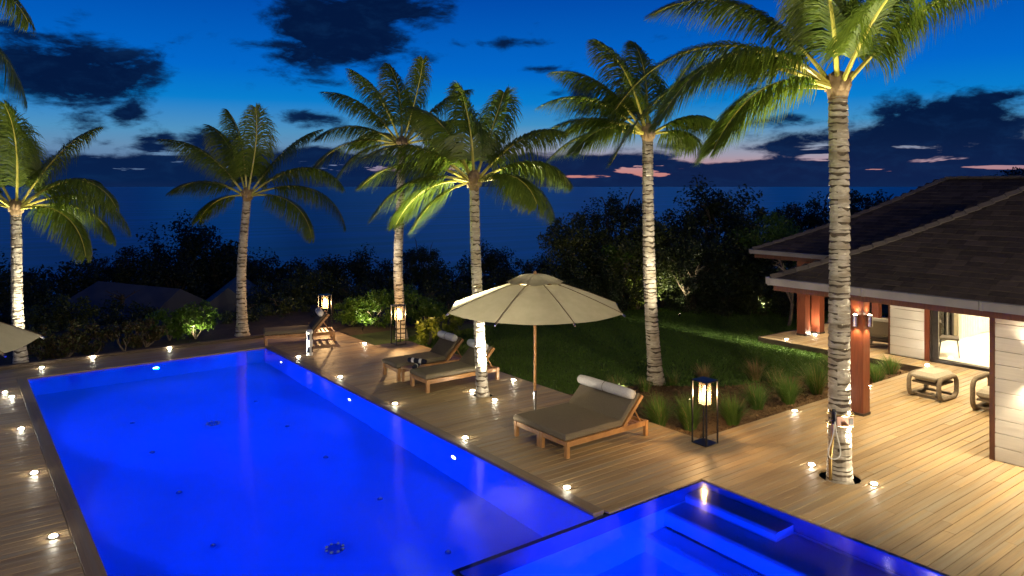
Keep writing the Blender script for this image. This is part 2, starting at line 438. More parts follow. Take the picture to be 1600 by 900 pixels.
def lamp(name, kind, loc, power, col, parent=None, aim=None, size=.05, spot=60, blend=.6, local=True):
    l = bpy.data.lights.new(name, kind); l.energy = power; l.color = col
    if kind in ('POINT', 'SPOT'): l.shadow_soft_size = size
    if kind == 'SPOT': l.spot_size = math.radians(spot); l.spot_blend = blend
    if kind == 'AREA': l.size = size
    o = bpy.data.objects.new(name, l); COL.objects.link(o); o.location = loc
    if aim is not None: o.rotation_euler = Vector(aim).to_track_quat('-Z', 'Y').to_euler()
    if parent: o.parent = parent
    return o

# ------------------------------------------------------------------ layout (metres, deck surface z = 0)
PX0, PX1, PY0, PY1 = 1.40, 6.75, -1.0, 19.86          # swimming pool
SX0, SX1, SPY1 = 4.50, 8.82, 7.10                      # plunge pool
DECK_FAR = 21.15
LAWN_X, LAWN_Y = 10.20, 8.20
P6 = (10.52, 5.87)
P4 = (8.79, 12.61)
HOLES = [(P6[0], P6[1], .29), (P4[0], P4[1], .20)]

# ------------------------------------------------------------------ terrain, sea
def ground_z(x, y):
    q = x * SY + y * CY
    r = x * CY - y * SY
    base = -2.6
    z = base - max(0.0, q - 30) * .17 - max(0.0, q - 60) * .12
    z += max(0.0, r - 14) * .10 * (1 if q > 26 else 0)
    return max(z, -61.5)
def make_terrain():
    rs = np.concatenate([np.arange(-260, -40, 20), np.arange(-40, 60, 4), np.arange(60, 300, 20)])
    qs = np.concatenate([np.arange(-30, 80, 4), np.arange(80, 420, 12)])
    vs, fs = [], []
    for q in qs:
        for r in rs:
            p = FWD * float(q) + RIGHT * float(r)
            vs.append((p.x, p.y, ground_z(p.x, p.y)))
    nr = len(rs)
    for i in range(len(qs) - 1):
        for j in range(nr - 1):
            a = i * nr + j; fs.append((a, a + 1, a + nr + 1, a + nr))
    b = MB(); b.add(vs, fs)
    tag(b.build('ground', 'ground_dark', smooth=True), kind='structure')
make_terrain()
def make_sea():
    b = MB(); vs = []
    for (q, r) in ((60, -60000), (60, 60000), (80000, 60000), (80000, -60000)):
        p = FWD * q + RIGHT * r; vs.append((p.x, p.y, -60.0))
    b.add(vs, [(0, 1, 2, 3)])
    tag(b.build('sea', 'sea'), kind='structure')
make_sea()

def sheet(name, rects, z, m):
    b = MB()
    for (x0, x1, y0, y1) in rects: b.add([(x0, y0, z), (x1, y0, z), (x1, y1, z), (x0, y1, z)], [(0, 1, 2, 3)])
    return tag(b.build(name, m), kind='structure')
sheet('garden_soil', [(-14, 9.18, DECK_FAR + .05, 27), (9.18, 34, 18.33, 27), (LAWN_X + .02, 34, 12.8, 18.33), (LAWN_X + .02, 18.4, LAWN_Y + .02, 12.8)], -.19, 'soil')
# lawn with the wavy edge towards the mulch
def mulch_edge(x): return 11.9 - (x - 11) * .48 + .25 * math.sin(x * 1.7) if x < 16.5 else max(8.75, 9.26 - (x - 16.5) * .3)
def make_lawn():
    b = MB(); xs = [10.24 + i * .3 for i in range(28)]
    xs = [x for x in xs if x < 18.4] + [18.4]
    vs, fs = [], []
    for x in xs:
        vs += [(x, mulch_edge(x), -.15), (x, 12.8, -.15)]
    for i in range(len(xs) - 1): fs.append((2 * i, 2 * i + 2, 2 * i + 3, 2 * i + 1))
    b.add(vs, fs)
    b.add([(10.24, 12.8, -.15), (31, 12.8, -.15), (31, 17.2, -.15), (15.2, 19.2, -.15), (12.2, 20.6, -.15), (9.3, 20.6, -.15), (9.3, 18.36, -.15), (10.24, 18.36, -.15)], [tuple(range(8))])
    lawn = tag(b.build('lawn', 'turf'), kind='structure')
    rng = np.random.default_rng(3)
    n = 210000
    p = np.stack([rng.uniform(10.26, 26, n), rng.uniform(8.6, 19.3, n)], 1)
    me = np.array([mulch_edge(float(x)) for x in np.linspace(10, 27, 400)])
    edge = me[np.clip(((p[:, 0] - 10) / 17 * 399).astype(int), 0, 399)]
    ok = (p[:, 1] > edge) & ~((p[:, 0] > 18.4) & (p[:, 1] < 12.75)) & (p[:, 1] < 19.6 - np.maximum(0, p[:, 0] - 14) * .17) & (p[:, 0] * .6 + p[:, 1] * .8 < 27)
    p = p[ok]; n = len(p)
    ang = rng.uniform(0, math.pi, n); h = rng.uniform(.03, .065, n); w = rng.uniform(.006, .012, n)
    lean = rng.normal(0, .022, (n, 2))
    ux, uy = np.cos(ang) * w, np.sin(ang) * w
    q = np.zeros((n, 4, 3)); z0 = -.152
    q[:, 0] = np.stack([p[:, 0] - ux, p[:, 1] - uy, np.full(n, z0)], 1)
    q[:, 1] = np.stack([p[:, 0] + ux, p[:, 1] + uy, np.full(n, z0)], 1)
    q[:, 2] = np.stack([p[:, 0] + ux * .3 + lean[:, 0], p[:, 1] + uy * .3 + lean[:, 1], z0 + h], 1)
    q[:, 3] = np.stack([p[:, 0] - ux * .3 + lean[:, 0], p[:, 1] - uy * .3 + lean[:, 1], z0 + h], 1)
    o = obj('grass', quads_mesh('grass', q, 'grass_blade'))
    tag(o, 'short mown green grass covering the lawn beside the deck', 'grass', kind='stuff')
make_lawn()
def make_mulch():
    b = MB(); xs = [10.22 + i * .35 for i in range(24)]; xs = [x for x in xs if x < 18.4] + [18.4]
    vs, fs = [], []
    for x in xs: vs += [(x, LAWN_Y + .03, -.165), (x, mulch_edge(x) + .12, -.165)]
    for i in range(len(xs) - 1): fs.append((2 * i, 2 * i + 2, 2 * i + 3, 2 * i + 1))
    b.add(vs, fs); tag(b.build('planting_bed', 'mulch'), kind='structure')
    rng = np.random.default_rng(5); n = 16000
    x = rng.uniform(10.25, 18.35, n); e = np.array([mulch_edge(float(a)) for a in x]); y = LAWN_Y + .06 + rng.uniform(0, 1, n) * (e - LAWN_Y - .02)
    ang = rng.uniform(0, 6.28, n); L = rng.uniform(.015, .045, n); w = rng.uniform(.006, .016, n)
    c = np.stack([x, y, -.155 + rng.uniform(0, .02, n)], 1)
    d = np.stack([np.cos(ang), np.sin(ang), rng.normal(0, .35, n)], 1) * L[:, None]
    s = np.stack([-np.sin(ang), np.cos(ang), rng.normal(0, .35, n)], 1) * w[:, None]
    q = np.stack([c - d - s, c + d - s, c + d + s, c - d + s], 1)
    tag(obj('mulch_chips', quads_mesh('mulch_chips', q, 'mulch')), 'brown bark mulch chips strewn over the planting bed', 'mulch', kind='stuff')
make_mulch()

# ------------------------------------------------------------------ deck of planks
PW, GAP, PT = .135, .009, .03
def proj(p):
    d = p[0] * SY + p[1] * CY
    if d < .5: return None
    r = p[0] * CY - p[1] * SY
    return 800 + FPX * r / d, 291 + FPX * (CAMH - p[2]) / d, d
def deck_spans(y):
    """[(x0, x1)] of decking at row centre y"""
    sp = []
    if y < PY1 + .19:
        sp.append((-7.0, PX0 - .20))
        if y < SPY1: sp.append((SX1, 13.10 if y < 4.80 else 19.20))
        elif y < LAWN_Y: sp.append((PX1 + .20, 19.20))
        elif y < 18.30: sp.append((PX1 + .20, LAWN_X))
        else: sp.append((PX1 + .20, 9.18))
    else: sp.append((-7.0, 9.18))
    if LAWN_Y <= y < 9.45: sp.append((18.45, 19.20))
    elif 9.45 <= y < 12.7: sp.append((18.45, 24.5))
    return sp
def make_deck():
    root = thing('deck', None, None)
    tag(root, kind='structure')
    rnd = random.Random(11)
    items = []
    ny = int((DECK_FAR + 1.0) / (PW + GAP))
    # rows are laid so that one joint falls on the spa edge and the lawn edge
    y = -1.0
    while y < DECK_FAR - .02:
        y1 = y + PW
        yc = (y + y1) / 2
        for (a, c) in deck_spans(yc):
            cuts = [a]
            x = a + rnd.uniform(.8, 3.6)
            while x < c - .6:
                cuts.append(x); x += rnd.uniform(2.0, 4.4)
            cuts.append(c)
            for i in range(len(cuts) - 1):
                xa, xb = cuts[i] + (.002 if i else 0), cuts[i + 1] - .002
                pieces = [((xa,) * 9, (xb,) * 9)]
                for (hx, hy, hr) in HOLES:
                    if abs(yc - hy) > hr + PW: continue
                    def ch(yy):
                        t = hr * hr - (yy - hy) ** 2
                        return math.sqrt(t) if t > 0 else .0
                    cs = [ch(y + PW * j / 8) for j in range(9)]
                    if max(cs) <= 0: continue
                    new = []
                    for (l, r) in pieces:
                        if r[0] <= hx - hr or l[0] >= hx + hr: new.append((l, r)); continue
                        if l[0] < hx - .05: new.append((l, tuple(hx - c_ for c_ in cs)))
                        if r[0] > hx + .05: new.append((tuple(hx + c_ for c_ in cs), r))
                    pieces = new
                for (l, r) in pieces:
                    pc = proj(((l[0] + r[0]) / 2, yc, 0))
                    items.append((l, r, y, y1, rnd.uniform(-.0015, .0015), pc))
        y += PW + GAP
    def size_key(it):
        l, r, ya, yb, dz, pc = it
        e0, e1 = proj((max(l[0], -6.9), ya, 0)), proj((r[0], ya, 0)); 
        if e0 is None or e1 is None: return 0
        x0, x1 = max(0, min(e0[0], e1[0])), min(1600, max(e0[0], e1[0]))
        if x1 - x0 < 10 or min(e0[1], e1[1]) > 900: return 0
        m = proj(((l[0] + r[0]) / 2, (ya + yb) / 2, 0))
        return (x1 - x0) / m[2]
    items.sort(key=size_key, reverse=True)
    def add_plank(b, it):
        l, r, ya, yb, dz, pc = it
        z0, z1, e = -PT, dz, .003
        if l[0] == l[-1] and r[0] == r[-1]: l, r = (l[0], l[-1]), (r[0], r[-1])
        n = len(l); ys = [ya + (yb - ya) * k / (n - 1) for k in range(n)]
        yi = [min(max(q, ya + e), yb - e) for q in ys]
        loop = [(l[k], ys[k]) for k in range(n)] + [(r[k], ys[k]) for k in range(n - 1, -1, -1)]
        inner = [(l[k] + e, yi[k]) for k in range(n)] + [(r[k] - e, yi[k]) for k in range(n - 1, -1, -1)]
        m = len(loop)
        vs = [(x, q, z0) for x, q in loop] + [(x, q, z1 - e) for x, q in loop] + [(x, q, z1) for x, q in inner]
        fs = []
        for k in range(m):
            k2 = (k + 1) % m
            fs += [(k2, k, m + k, m + k2), (m + k2, m + k, 2 * m + k, 2 * m + k2)]
        for k in range(n - 1): fs.append((2 * m + k, 2 * m + m - 1 - k, 2 * m + m - 2 - k, 2 * m + k + 1))
        b.add(vs, fs)
    rest = MB()
    for k, it in enumerate(items):
        if k < 290:
            b = MB(); add_plank(b, it); b.build('plank', 'deck_wood', root)
        else: add_plank(rest, it)
    tag(rest.build('far_planks', 'deck_wood', root), kind='stuff')
    # boards lying along the pool edges
    def edge_run(x0, x1, y0, y1, along):
        p = y0 if along == 'y' else x0
        end = y1 if along == 'y' else x1
        while p < end - .05:
            q = min(end, p + 3.1)
            b = MB()
            if along == 'y': b.box(x0, x1, p + .002, q - .002, -.05, .004, bev=.004)
            else: b.box(p + .002, q - .002, x_y[0], x_y[1], -.05, .004, bev=.004)
            o = b.build('edge_plank', 'deck_wood_y' if along == 'y' else 'deck_wood', root)
            p = q
    pbr('deck_wood_y', (.13, .095, .06), (.27, .19, .11), rough=.42, rough2=.62, scale=5, stretch=(9, .35, 2), bump=.25, island=.5, c3=(.20, .17, .14))
    edge_run(PX1, PX1 + .195, SPY1 + .06, PY1, 'y')
    edge_run(PX0 - .195, PX0, -1, PY1, 'y')
    x_y = (PY1, PY1 + .185)
    edge_run(PX0 - .195, PX1 + .195, 0, 0, 'x')
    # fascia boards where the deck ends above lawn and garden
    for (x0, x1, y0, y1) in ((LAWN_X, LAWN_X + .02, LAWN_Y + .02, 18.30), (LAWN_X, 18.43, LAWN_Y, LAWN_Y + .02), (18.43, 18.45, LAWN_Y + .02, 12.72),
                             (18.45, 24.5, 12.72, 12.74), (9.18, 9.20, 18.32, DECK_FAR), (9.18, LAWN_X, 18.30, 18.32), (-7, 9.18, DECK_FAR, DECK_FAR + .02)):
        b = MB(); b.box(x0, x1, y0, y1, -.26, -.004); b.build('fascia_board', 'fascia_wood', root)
make_deck()
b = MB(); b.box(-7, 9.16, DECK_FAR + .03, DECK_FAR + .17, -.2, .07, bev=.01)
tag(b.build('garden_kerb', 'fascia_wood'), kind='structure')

# ------------------------------------------------------------------ pools
def make_pools():
    D = -1.55
    pool = thing('swimming_pool', None, None); tag(pool, kind='structure')
    b = MB(); b.box(PX0 - .2, SX0 + .05, PY0 - .2, SPY1, D - .1, D); b.box(PX0 - .2, PX1 + .2, SPY1, PY1 + .2, D - .1, D)
    b.build('pool_floor', 'pool_tile', pool)
    for (x0, x1, y0, y1) in ((PX0 - .18, PX0, PY0, PY1), (PX1, PX1 + .18, SPY1 + .06, PY1), (PX0 - .18, PX1 + .18, PY1, PY1 + .18), (PX0 - .18, SX0, PY0 - .18, PY0)):
        b = MB(); b.box(x0, x1, y0, y1, D, -.052); b.build('pool_wall', 'pool_tile', pool)
    spa = thing('plunge_pool', None, None); tag(spa, kind='structure')
    b = MB(); b.box(SX0 + .05, SX1, PY0, SPY1 - .06, D - .1, D); b.build('pool_floor', 'pool_tile', spa)
    for (x0, x1, y0, y1) in ((SX0, SX0 + .07, PY0, SPY1), (SX0 + .07, SX1 + .15, SPY1 - .07, SPY1), (SX1, SX1 + .15, PY0, SPY1 - .07)):
        b = MB(); b.box(x0, x1, y0, y1, D, -.50); b.build('pool_wall', 'pool_tile', spa)
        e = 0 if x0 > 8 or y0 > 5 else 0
        b = MB(); b.box(x0, x1, y0, y1, -.498, -.040 if (x0 < 8) else -.034); b.build('dim_wall_band', 'pool_tile_dimmed', spa)  # darker tile colour stands in for the dimly lit upper wall
    # steps and long bench in the plunge pool
    def rounded_step(name, x0, x1, y0, y1, z0, z1):
        b = MB(); r = .07; pr = [(x1, z1)] + [(x0 + r - r * math.sin(t), z1 - r + r * math.cos(t)) for t in [i * math.pi / 12 for i in range(7)]] + [(x0, z0), (x1, z0)]
        n = len(pr)
        b.add([(x, y0, z) for x, z in pr] + [(x, y1, z) for x, z in pr], [tuple(range(n))[::-1], tuple(range(n, 2 * n))] + [(i, (i + 1) % n, n + (i + 1) % n, n + i) for i in range(n)])
        b.build(name, 'pool_tile', spa)
    rounded_step('step', 8.42, 8.81, 5.55, SPY1 - .08, -.55, -.28)
    rounded_step('bench', 7.98, 8.81, PY0, SPY1 - .08, -1.0, -.56)
    rounded_step('step', 7.60, 7.97, 5.35, SPY1 - .08, D, -1.06)
    b = MB(); b.box(8.12, 8.81, PY0, SPY1 - .08, D, -1.0); b.build('bench_base', 'pool_tile', spa)
    # water sheets
    b = MB(); z = -.03
    b.add([(PX0, PY0, z), (SX0, PY0, z), (SX0, SPY1, z), (PX1, SPY1, z), (PX1, PY1, z), (PX0, PY1, z)], [(0, 1, 2, 3, 4, 5)])
    tag(b.build('pool_water', 'pool_water'), kind='structure')
    b = MB(); z = -.022
    b.add([(SX0, PY0, z), (SX1, PY0, z), (SX1, SPY1, z), (SX0, SPY1, z)], [(0, 1, 2, 3)])
    tag(b.build('plunge_pool_water', 'pool_water'), kind='structure')
    # underwater lights
    BLUE = (.0, .026, 1.0)
    def pool_light(x, y, z, nx, ny, label, power, grp='underwater lights in the pool walls', spot=165):
        t = thing('underwater_light', label, 'pool light', (x, y, z), math.atan2(ny, nx), grp)
        M = Matrix.Rotation(math.pi / 2, 4, 'Y')
        b = MB(); b.lathe([(.085, 0), (.085, .012), (.068, .016), (.068, .004)], 20); b.v = [tuple(M @ Vector(p)) for p in b.v]; b.build('bezel', 'steel', t)
        b = MB(); b.lathe([(.066, .006), (.05, .014), (0.0, .018)], 20); b.v = [tuple(M @ Vector(p)) for p in b.v]; b.build('lens', 'pool_lens', t)
        lamp('pool_lamp', 'SPOT', (.06, 0, 0), power, BLUE, t, (1, 0, -.12), .06, spot, .5)
    for y, sidel in ((18.64, 'round underwater light in the pool wall below the white bollard'), (14.59, 'round underwater light in the pool wall below the lounger pair'), (10.53, 'round underwater light in the pool wall below the double sunbed')): pool_light(PX1, y, -.60, -1, 0, sidel, 1200, spot=145)
    for y in (16.6, 12.5, 8.4, 4.3): pool_light(PX0, y, -.60, 1, 0, 'round underwater light in the wall opposite the loungers', 1100, spot=145)
    pool_light(4.05, PY1, -.55, 0, -1, 'round underwater light in the end wall below the hedge', 1200, spot=130)
    pool_light(2.9, PY0, -.6, 0, 1, 'round underwater light in the pool end wall facing the hedge', 950)
    pool_light(SX1 - 1.9, PY0, -.9, 0, 1, 'underwater light in the plunge pool end wall facing its steps', 1700)
    pool_light(SX0 + .07, 3.2, -.40, 1, 0, 'underwater light set high in the plunge pool wall opposite its bench', 1300)
    pool_light(SX0 + .07, 4.9, -1.1, 1, 0, 'underwater light in the plunge pool wall facing its bench', 1700)
    # floor fittings
    def drain(px, py, big):
        # refracted floor: aim at the surface point, then go down at the refracted slope
        s = W(px, py, -.03); dirn = Vector((s.x, s.y, 0)).normalized()
        ti = math.atan2(Vector((s.x, s.y, 0)).length, CAMH + .03); tr = math.asin(math.sin(ti) / 1.33)
        p = s + dirn * (math.tan(tr) * 1.52); 
        if not (PX0 + .2 < p.x < PX1 - .2 and p.y < PY1 - .2): return
        r = .13 if big else .045
        t = thing('floor_inlet', ('large round floor inlet near the plunge pool' if py > 800 else 'large round floor inlet towards the hedge end of the pool') if big else 'small dark round floor inlet on the pool bottom', 'pool inlet', (p.x, p.y, D), 0,
                  'large floor inlets' if big else 'small floor inlets')
        b = MB(); b.lathe([(r, 0), (r, .02), (r * .85, .035), (0, .04)], 20); b.build('cover', 'drain_cover', t)
        if big:
            for k in range(8):
                a = k * math.pi / 4; b = MB(); b.lathe([(.022, .03), (.018, .05), (0, .055)], 8, c=(math.cos(a) * r * .9, math.sin(a) * r * .9, 0)); b.build('nozzle', 'painted_jet_glow', t)
        else:
            b = MB(); b.lathe([(.018, .035), (.014, .05), (0, .055)], 8); b.build('nozzle', 'painted_jet_glow', t)
    for (px, py) in ((333, 662), (523, 858)): drain(px, py, True)
    for (px, py) in ((207, 661), (238, 707), (280, 770), (333, 853), (449, 666), (509, 715), (594, 780), (700, 863), (400, 627)): drain(px, py, False)
make_pools()

# ------------------------------------------------------------------ recessed deck lights
def deck_light(x, y, label, group, power=9, aim=(0, 0, 1), spot=130, z=0.0, col=(1, .86, .62), r=.044):
    t = thing('deck_light', label, 'deck light', (x, y, z + .004), 0, group)
    b = MB(); b.lathe([(r + .018, 0), (r + .018, .006), (r, .010), (r, .004)], 20); b.build('bezel', 'steel', t)
    b = MB(); b.lathe([(r, .005), (r * .8, .018), (r * .4, .026), (0, .028)], 20); b.build('lens', 'deck_lens', t, smooth=True)
    if power: lamp('deck_lamp', 'SPOT', (0, 0, .035), power, col, t, aim, .03, spot, .9)
    return t
for y, w in ((7.99, 'by the plunge pool corner'), (10.61, 'between pool and double sunbed'), (13.11, 'between pool and lounger pair'), (15.69, 'on the deck past the lounger pair'), (18.19, 'beside the white bollard post')):
    deck_light(7.02, y, 'recessed light near the pool edge ' + w, 'lights along the lounger side of the pool', 60 if y != 10.61 else 260, (0, 0, 1) if y != 10.61 else (.6, .1, 1), 130)
for y in (3.0, 5.6, 8.13, 10.67, 13.21, 15.75, 18.24):
    deck_light(1.02, y, 'recessed light across the pool, ' + {8.13: 'opposite the plunge pool corner', 10.67: 'opposite the double sunbed', 13.21: 'opposite the lounger pair', 15.75: 'opposite the side table', 18.24: 'by the white post under the parasol'}.get(y, 'alongside the plunge pool'), 'lights along the plain side of the pool', 60)
deck_light(.93, 18.72, 'recessed light set close behind another under the cream parasol', 'lights by the far parasol', 120)
for px, py, w in ((265, 545, 'under the bright rounded shrub'), (145, 560, 'below the dark red leaved shrubs'), (372, 531, 'below the leaning palm')):
    p = W(px, py); deck_light(p.x, p.y, 'recessed light at the deck end ' + w, 'lights along the hedge kerb', 90 if px != 372 else 1100, (0, .55, 1) if px != 372 else (.05, .12, 1))
deck_light(9.04, 18.62, 'recessed light in the deck notch between two lanterns', 'lights at the deck corner', 1300, (.22, -.02, 1), 75)
deck_light(9.96, 13.11, 'recessed light at the deck edge beside the lawn', 'lights round the palm in the deck', 260, (-.35, -.62, 1), 95)

# ------------------------------------------------------------------ palms
def palm_trunk(b, pts, r0, r1, ring=.085, seed=1, flare=1.35):
    rnd = random.Random(seed); P = [Vector(p) for p in pts]
    # dense spline through the points
    dense = []
    n = len(P)
    for i in range(n - 1):
        p0, p1, p2, p3 = P[max(i - 1, 0)], P[i], P[i + 1], P[min(i + 2, n - 1)]
        for k in range(24):
            t = k / 24
            dense.append(.5 * ((2 * p1) + (p2 - p0) * t + (2 * p0 - 5 * p1 + 4 * p2 - p3) * t * t + (3 * p1 - p0 - 3 * p2 + p3) * t ** 3))
    dense.append(P[-1])
    ln = [0.0]
    for i in range(1, len(dense)): ln.append(ln[-1] + (dense[i] - dense[i - 1]).length)
    tot = ln[-1]
    def at(s):
        s = min(max(s, 0), tot)
        for i in range(1, len(ln)):
            if ln[i] >= s:
                k = (s - ln[i - 1]) / max(1e-6, ln[i] - ln[i - 1]); return dense[i - 1].lerp(dense[i], k)
        return dense[-1]
    sides = 18
    loops, mats = [], []
    s = 0.0
    rad = lambda s: (r0 + (r1 - r0) * (s / tot) ** .6) * (1 + (flare - 1) * math.exp(-s / .28))
    while s < tot:
        h = ring * rnd.uniform(.55, 1.55)
        ph1, ph2, ph3 = rnd.uniform(0, 6.28), rnd.uniform(0, 6.28), rnd.uniform(0, 6.28)
        g = rnd.uniform(.18, .42)
        for (fr, rr, wav, mi) in ((0.0, 1.05, .0, 0), (1 - g, .985, 1.0, 0), (1 - g * .6, .90, 1.0, 1), (.995, .93, .4, 1)):
            lp = []
            for k in range(sides):
                a = 2 * math.pi * k / sides
                dz = wav * h * (.16 * math.sin(a * 2 + ph1) + .12 * math.sin(a * 5 + ph2))
                rj = 1 + .018 * math.sin(a * 3 + ph3) + rnd.uniform(-.012, .012)
                c = at(s + fr * h)
                r = rad(s + fr * h) * rr * rj
                lp.append((c.x + r * math.cos(a), c.y + r * math.sin(a), c.z + dz))
            loops.append(lp); mats.append(mi)
        s += h
    vs = [p for l in loops for p in l]
    o = len(b.v); b.v.extend(vs)
    for i in range(len(loops) - 1):
        for k in range(sides):
            k2 = (k + 1) % sides
            b.f.append((o + i * sides + k, o + i * sides + k2, o + (i + 1) * sides + k2, o + (i + 1) * sides + k)); b.m.append(1 if mats[i + 1] == 1 and (i // 4 * 7919 + seed * 31 + (k // 5) * 13) % 10 > 2 else 0)
    return dense[-1]

WIND = RIGHT * -.55 + UP * -.1
def frond_mesh(origin, d0, length, droop, seed, nleaf=230, lmax=.90, lw=.021, wind=.50):
    """one feather leaf: midrib bending under its weight and the wind, leaflets hanging from it"""
    rnd = random.Random(seed)
    N = 26; ds = length / N
    d = Vector(d0).normalized(); p = Vector(origin)
    pts, dirs = [p.copy()], [d.copy()]
    for i in range(N):
        t = i / N
        d = (d + UP * (-droop * ds * (.35 + 1.3 * t)) + WIND * (wind * ds * t)).normalized()
        p = p + d * ds; pts.append(p.copy()); dirs.append(d.copy())
    b = MB()
    b.tube(pts, [.038 * (1 - .93 * (i / N) ** .8) + .003 for i in range(N + 1)], 5, 1, caps=False)
    # flat clasping base
    V, Fc = [], []
    side0 = None
    for k in range(nleaf):
        s = .20 + .80 * (k / (nleaf - 1)) ** .95
        x = s * N; i = min(int(x), N - 1); f = x - i
        P = pts[i].lerp(pts[i + 1], f); T = dirs[i].lerp(dirs[i + 1], f).normalized()
        sd = T.cross(UP)
        if sd.length < .15: sd = T.cross(FWD)
        sd.normalize()
        if side0 is not None and sd.dot(side0) < 0: sd = -sd
        side0 = sd
        nrm = sd.cross(T).normalized()
        L = lmax * (math.sin(math.pi * min(1, .10 + .86 * s)) ** .75) * rnd.uniform(.85, 1.12)
        for sg in (-1, 1):
            if rnd.random() < .07: continue
            fwdk = .45 + .75 * s + rnd.uniform(-.28, .28)
            dr = (sd * sg * (1.0 - .2 * s) + T * fwdk + nrm * rnd.uniform(-.05, .22)).normalized()
            hang = rnd.uniform(.85, 1.7)
            q = P.copy(); seg = 4; sl = L / seg; prev = None
            for j in range(seg + 1):
                wv = dr.cross(nrm)
                if wv.length < 1e-3: wv = T.copy()
                wv.normalize()
                w = lw * (.55, 1.0, .85, .55, .05)[j] * .5
                a, c = q - wv * w, q + wv * w
                V.append(a); V.append(c)
                if j: n0 = len(V) - 4; Fc.append((n0, n0 + 1, n0 + 3, n0 + 2))
                q = q + dr * sl
                dr = (dr + UP * (-hang * .36 * (L / .55)) + WIND * rnd.uniform(.22, .62)).normalized()
    b.add(V, Fc, 0)
    return b

def palm(name_label, pts, r0, r1, fronds, seed, group, lights=(), ring=.085, lscale=1.0, nleaf=230, fibre=True):
    base = Vector(pts[0])
    t = thing('palm_tree', name_label, 'palm tree', base, 0, group)
    b = MB(); palm_trunk(b, [Vector(p) - base for p in pts], r0, r1, ring, seed)
    b.build('trunk', ['trunk_light', 'trunk_dark'], t, smooth=False)
    c = Vector(pts[-1]) - base
    # fibrous crown base with old leaf stubs
    b = MB(); rnd = random.Random(seed + 5)
    b.lathe([(r1 * .98, -.06), (r1 * 1.15, .05), (r1 * 1.45, .16), (r1 * 1.2, .28), (r1 * .55, .36), (0, .38)], 14, c=c)
    for k in range(9):
        a = k * 2.4 + rnd.uniform(-.3, .3); rr = r1 * 1.25
        p0 = c + Vector((math.cos(a) * rr * .8, math.sin(a) * rr * .8, rnd.uniform(0, .15)))
        p1 = p0 + Vector((math.cos(a) * .07, math.sin(a) * .07, rnd.uniform(.12, .22)))
        b.tube([p0, p0.lerp(p1, .5) + Vector((0, 0, .02)), p1], [.05, .038, .016], 6)
    b.build('crown_base', 'palm_fibre', t, smooth=True)
    for k, fr in enumerate(fronds):
        ang, dep, ln, dr = fr[:4]
        a = math.radians(ang)
        d0 = RIGHT * math.cos(a) + UP * math.sin(a) + FWD * dep
        d0.normalize()
        hd = Vector((d0.x, d0.y, 0))
        o = c + Vector((0, 0, .12)) + hd * r1 * .8
        b = frond_mesh(o, d0, ln * lscale, dr / lscale, seed * 100 + k, nleaf=nleaf)
        b.build('frond', ['frond_green', 'frond_rib'], t)
    for (lx, ly, power, spot, label, grp) in lights:
        aim = (c + base) * .8 + base * .2 - Vector((lx, ly, 0))
        deck_light(lx, ly, label, grp, power, aim, 64, col=(1, .91, .66))
    return t

def crown_at(px, py, d): return W(px, py, d=d)
# (angle in the picture plane, lean towards(-)/away(+) from the eye, length, droop)
def dep(p): return p.x * SY + p.y * CY
UPC = 'palms lit from below'
# palm with the shower, in the foreground deck
p = Vector((P6[0], P6[1], -.25)); D6 = dep(p)
F6 = [(153, .0, 3.9, .60), (140, .15, 3.7, .58), (146, -.35, 3.5, .62), (120, .2, 3.3, .48), (94, .0, 3.0, .28), (104, -.45, 2.9, .42), (66, .05, 3.1, .36), (78, .5, 2.9, .4), (128, .8, 3.0, .5), (172, .1, 2.3, .85), (54, -.25, 2.7, .45), (166, -.5, 2.6, .7), (86, -.9, 2.4, .5)]
palm('tall coconut palm with an outdoor shower strapped to its trunk', [p, W(1311, 560, d=D6), W(1312, 340, d=D6), W(1309, 150, d=D6)], .165, .135, F6, 6, UPC,
     [(10.60, 6.37, 3600, 80, 'recessed light on the lawn side of the shower palm', 'lights round the shower palm'), (10.64, 5.42, 3600, 80, 'recessed light on the house side of the shower palm', 'lights round the shower palm')], .082, nleaf=270)
# palm in the mulch bed
p = W(1025, 600, -.17); D5 = dep(p)
F5 = [(168, 0, 2.3, .55), (152, .2, 2.6, .5), (138, -.2, 2.7, .46), (122, .1, 2.7, .40), (106, -.2, 2.5, .36), (88, .2, 2.3, .34), (66, -.1, 2.1, .45), (34, 0, 1.5, .7), (14, .3, 1.2, .7), (140, .8, 2.4, .5), (160, -.7, 2.2, .6), (100, .9, 2.3, .4)]
palm('coconut palm growing in the bark mulch bed by the lawn', [p, W(1017, 480, d=D5), W(1013, 350, d=D5), W(1012, 218, d=D5)], .165, .12, F5, 5, UPC, (), .085)
# palm in the deck hole beside the loungers
p = Vector((P4[0], P4[1], -.25)); D4 = dep(p)
F4 = [(163, -.3, 2.3, .78), (150, .1, 2.5, .58), (135, -.25, 2.5, .6), (112, .2, 2.2, .42), (92, -.1, 2.0, .30), (74, .2, 2.1, .42), (52, -.2, 2.2, .6), (34, .1, 2.2, .75), (16, -.2, 1.9, .95), (172, .5, 2.2, .8), (118, .8, 2.2, .5), (25, -.7, 1.8, .9), (196, -.1, 1.5, .9)]
palm('coconut palm rising through the deck beside the lounger pair', [p, W(748, 500, d=D4), W(743, 390, d=D4), W(741, 293, d=D4)], .125, .10, F4, 4, UPC,
     [(8.76, 12.96, 5400, 75, 'recessed light on the lounger side of the deck palm', 'lights round the palm in the deck'), (8.73, 12.12, 5400, 75, 'recessed light on the parasol side of the deck palm', 'lights round the palm in the deck')], .09)
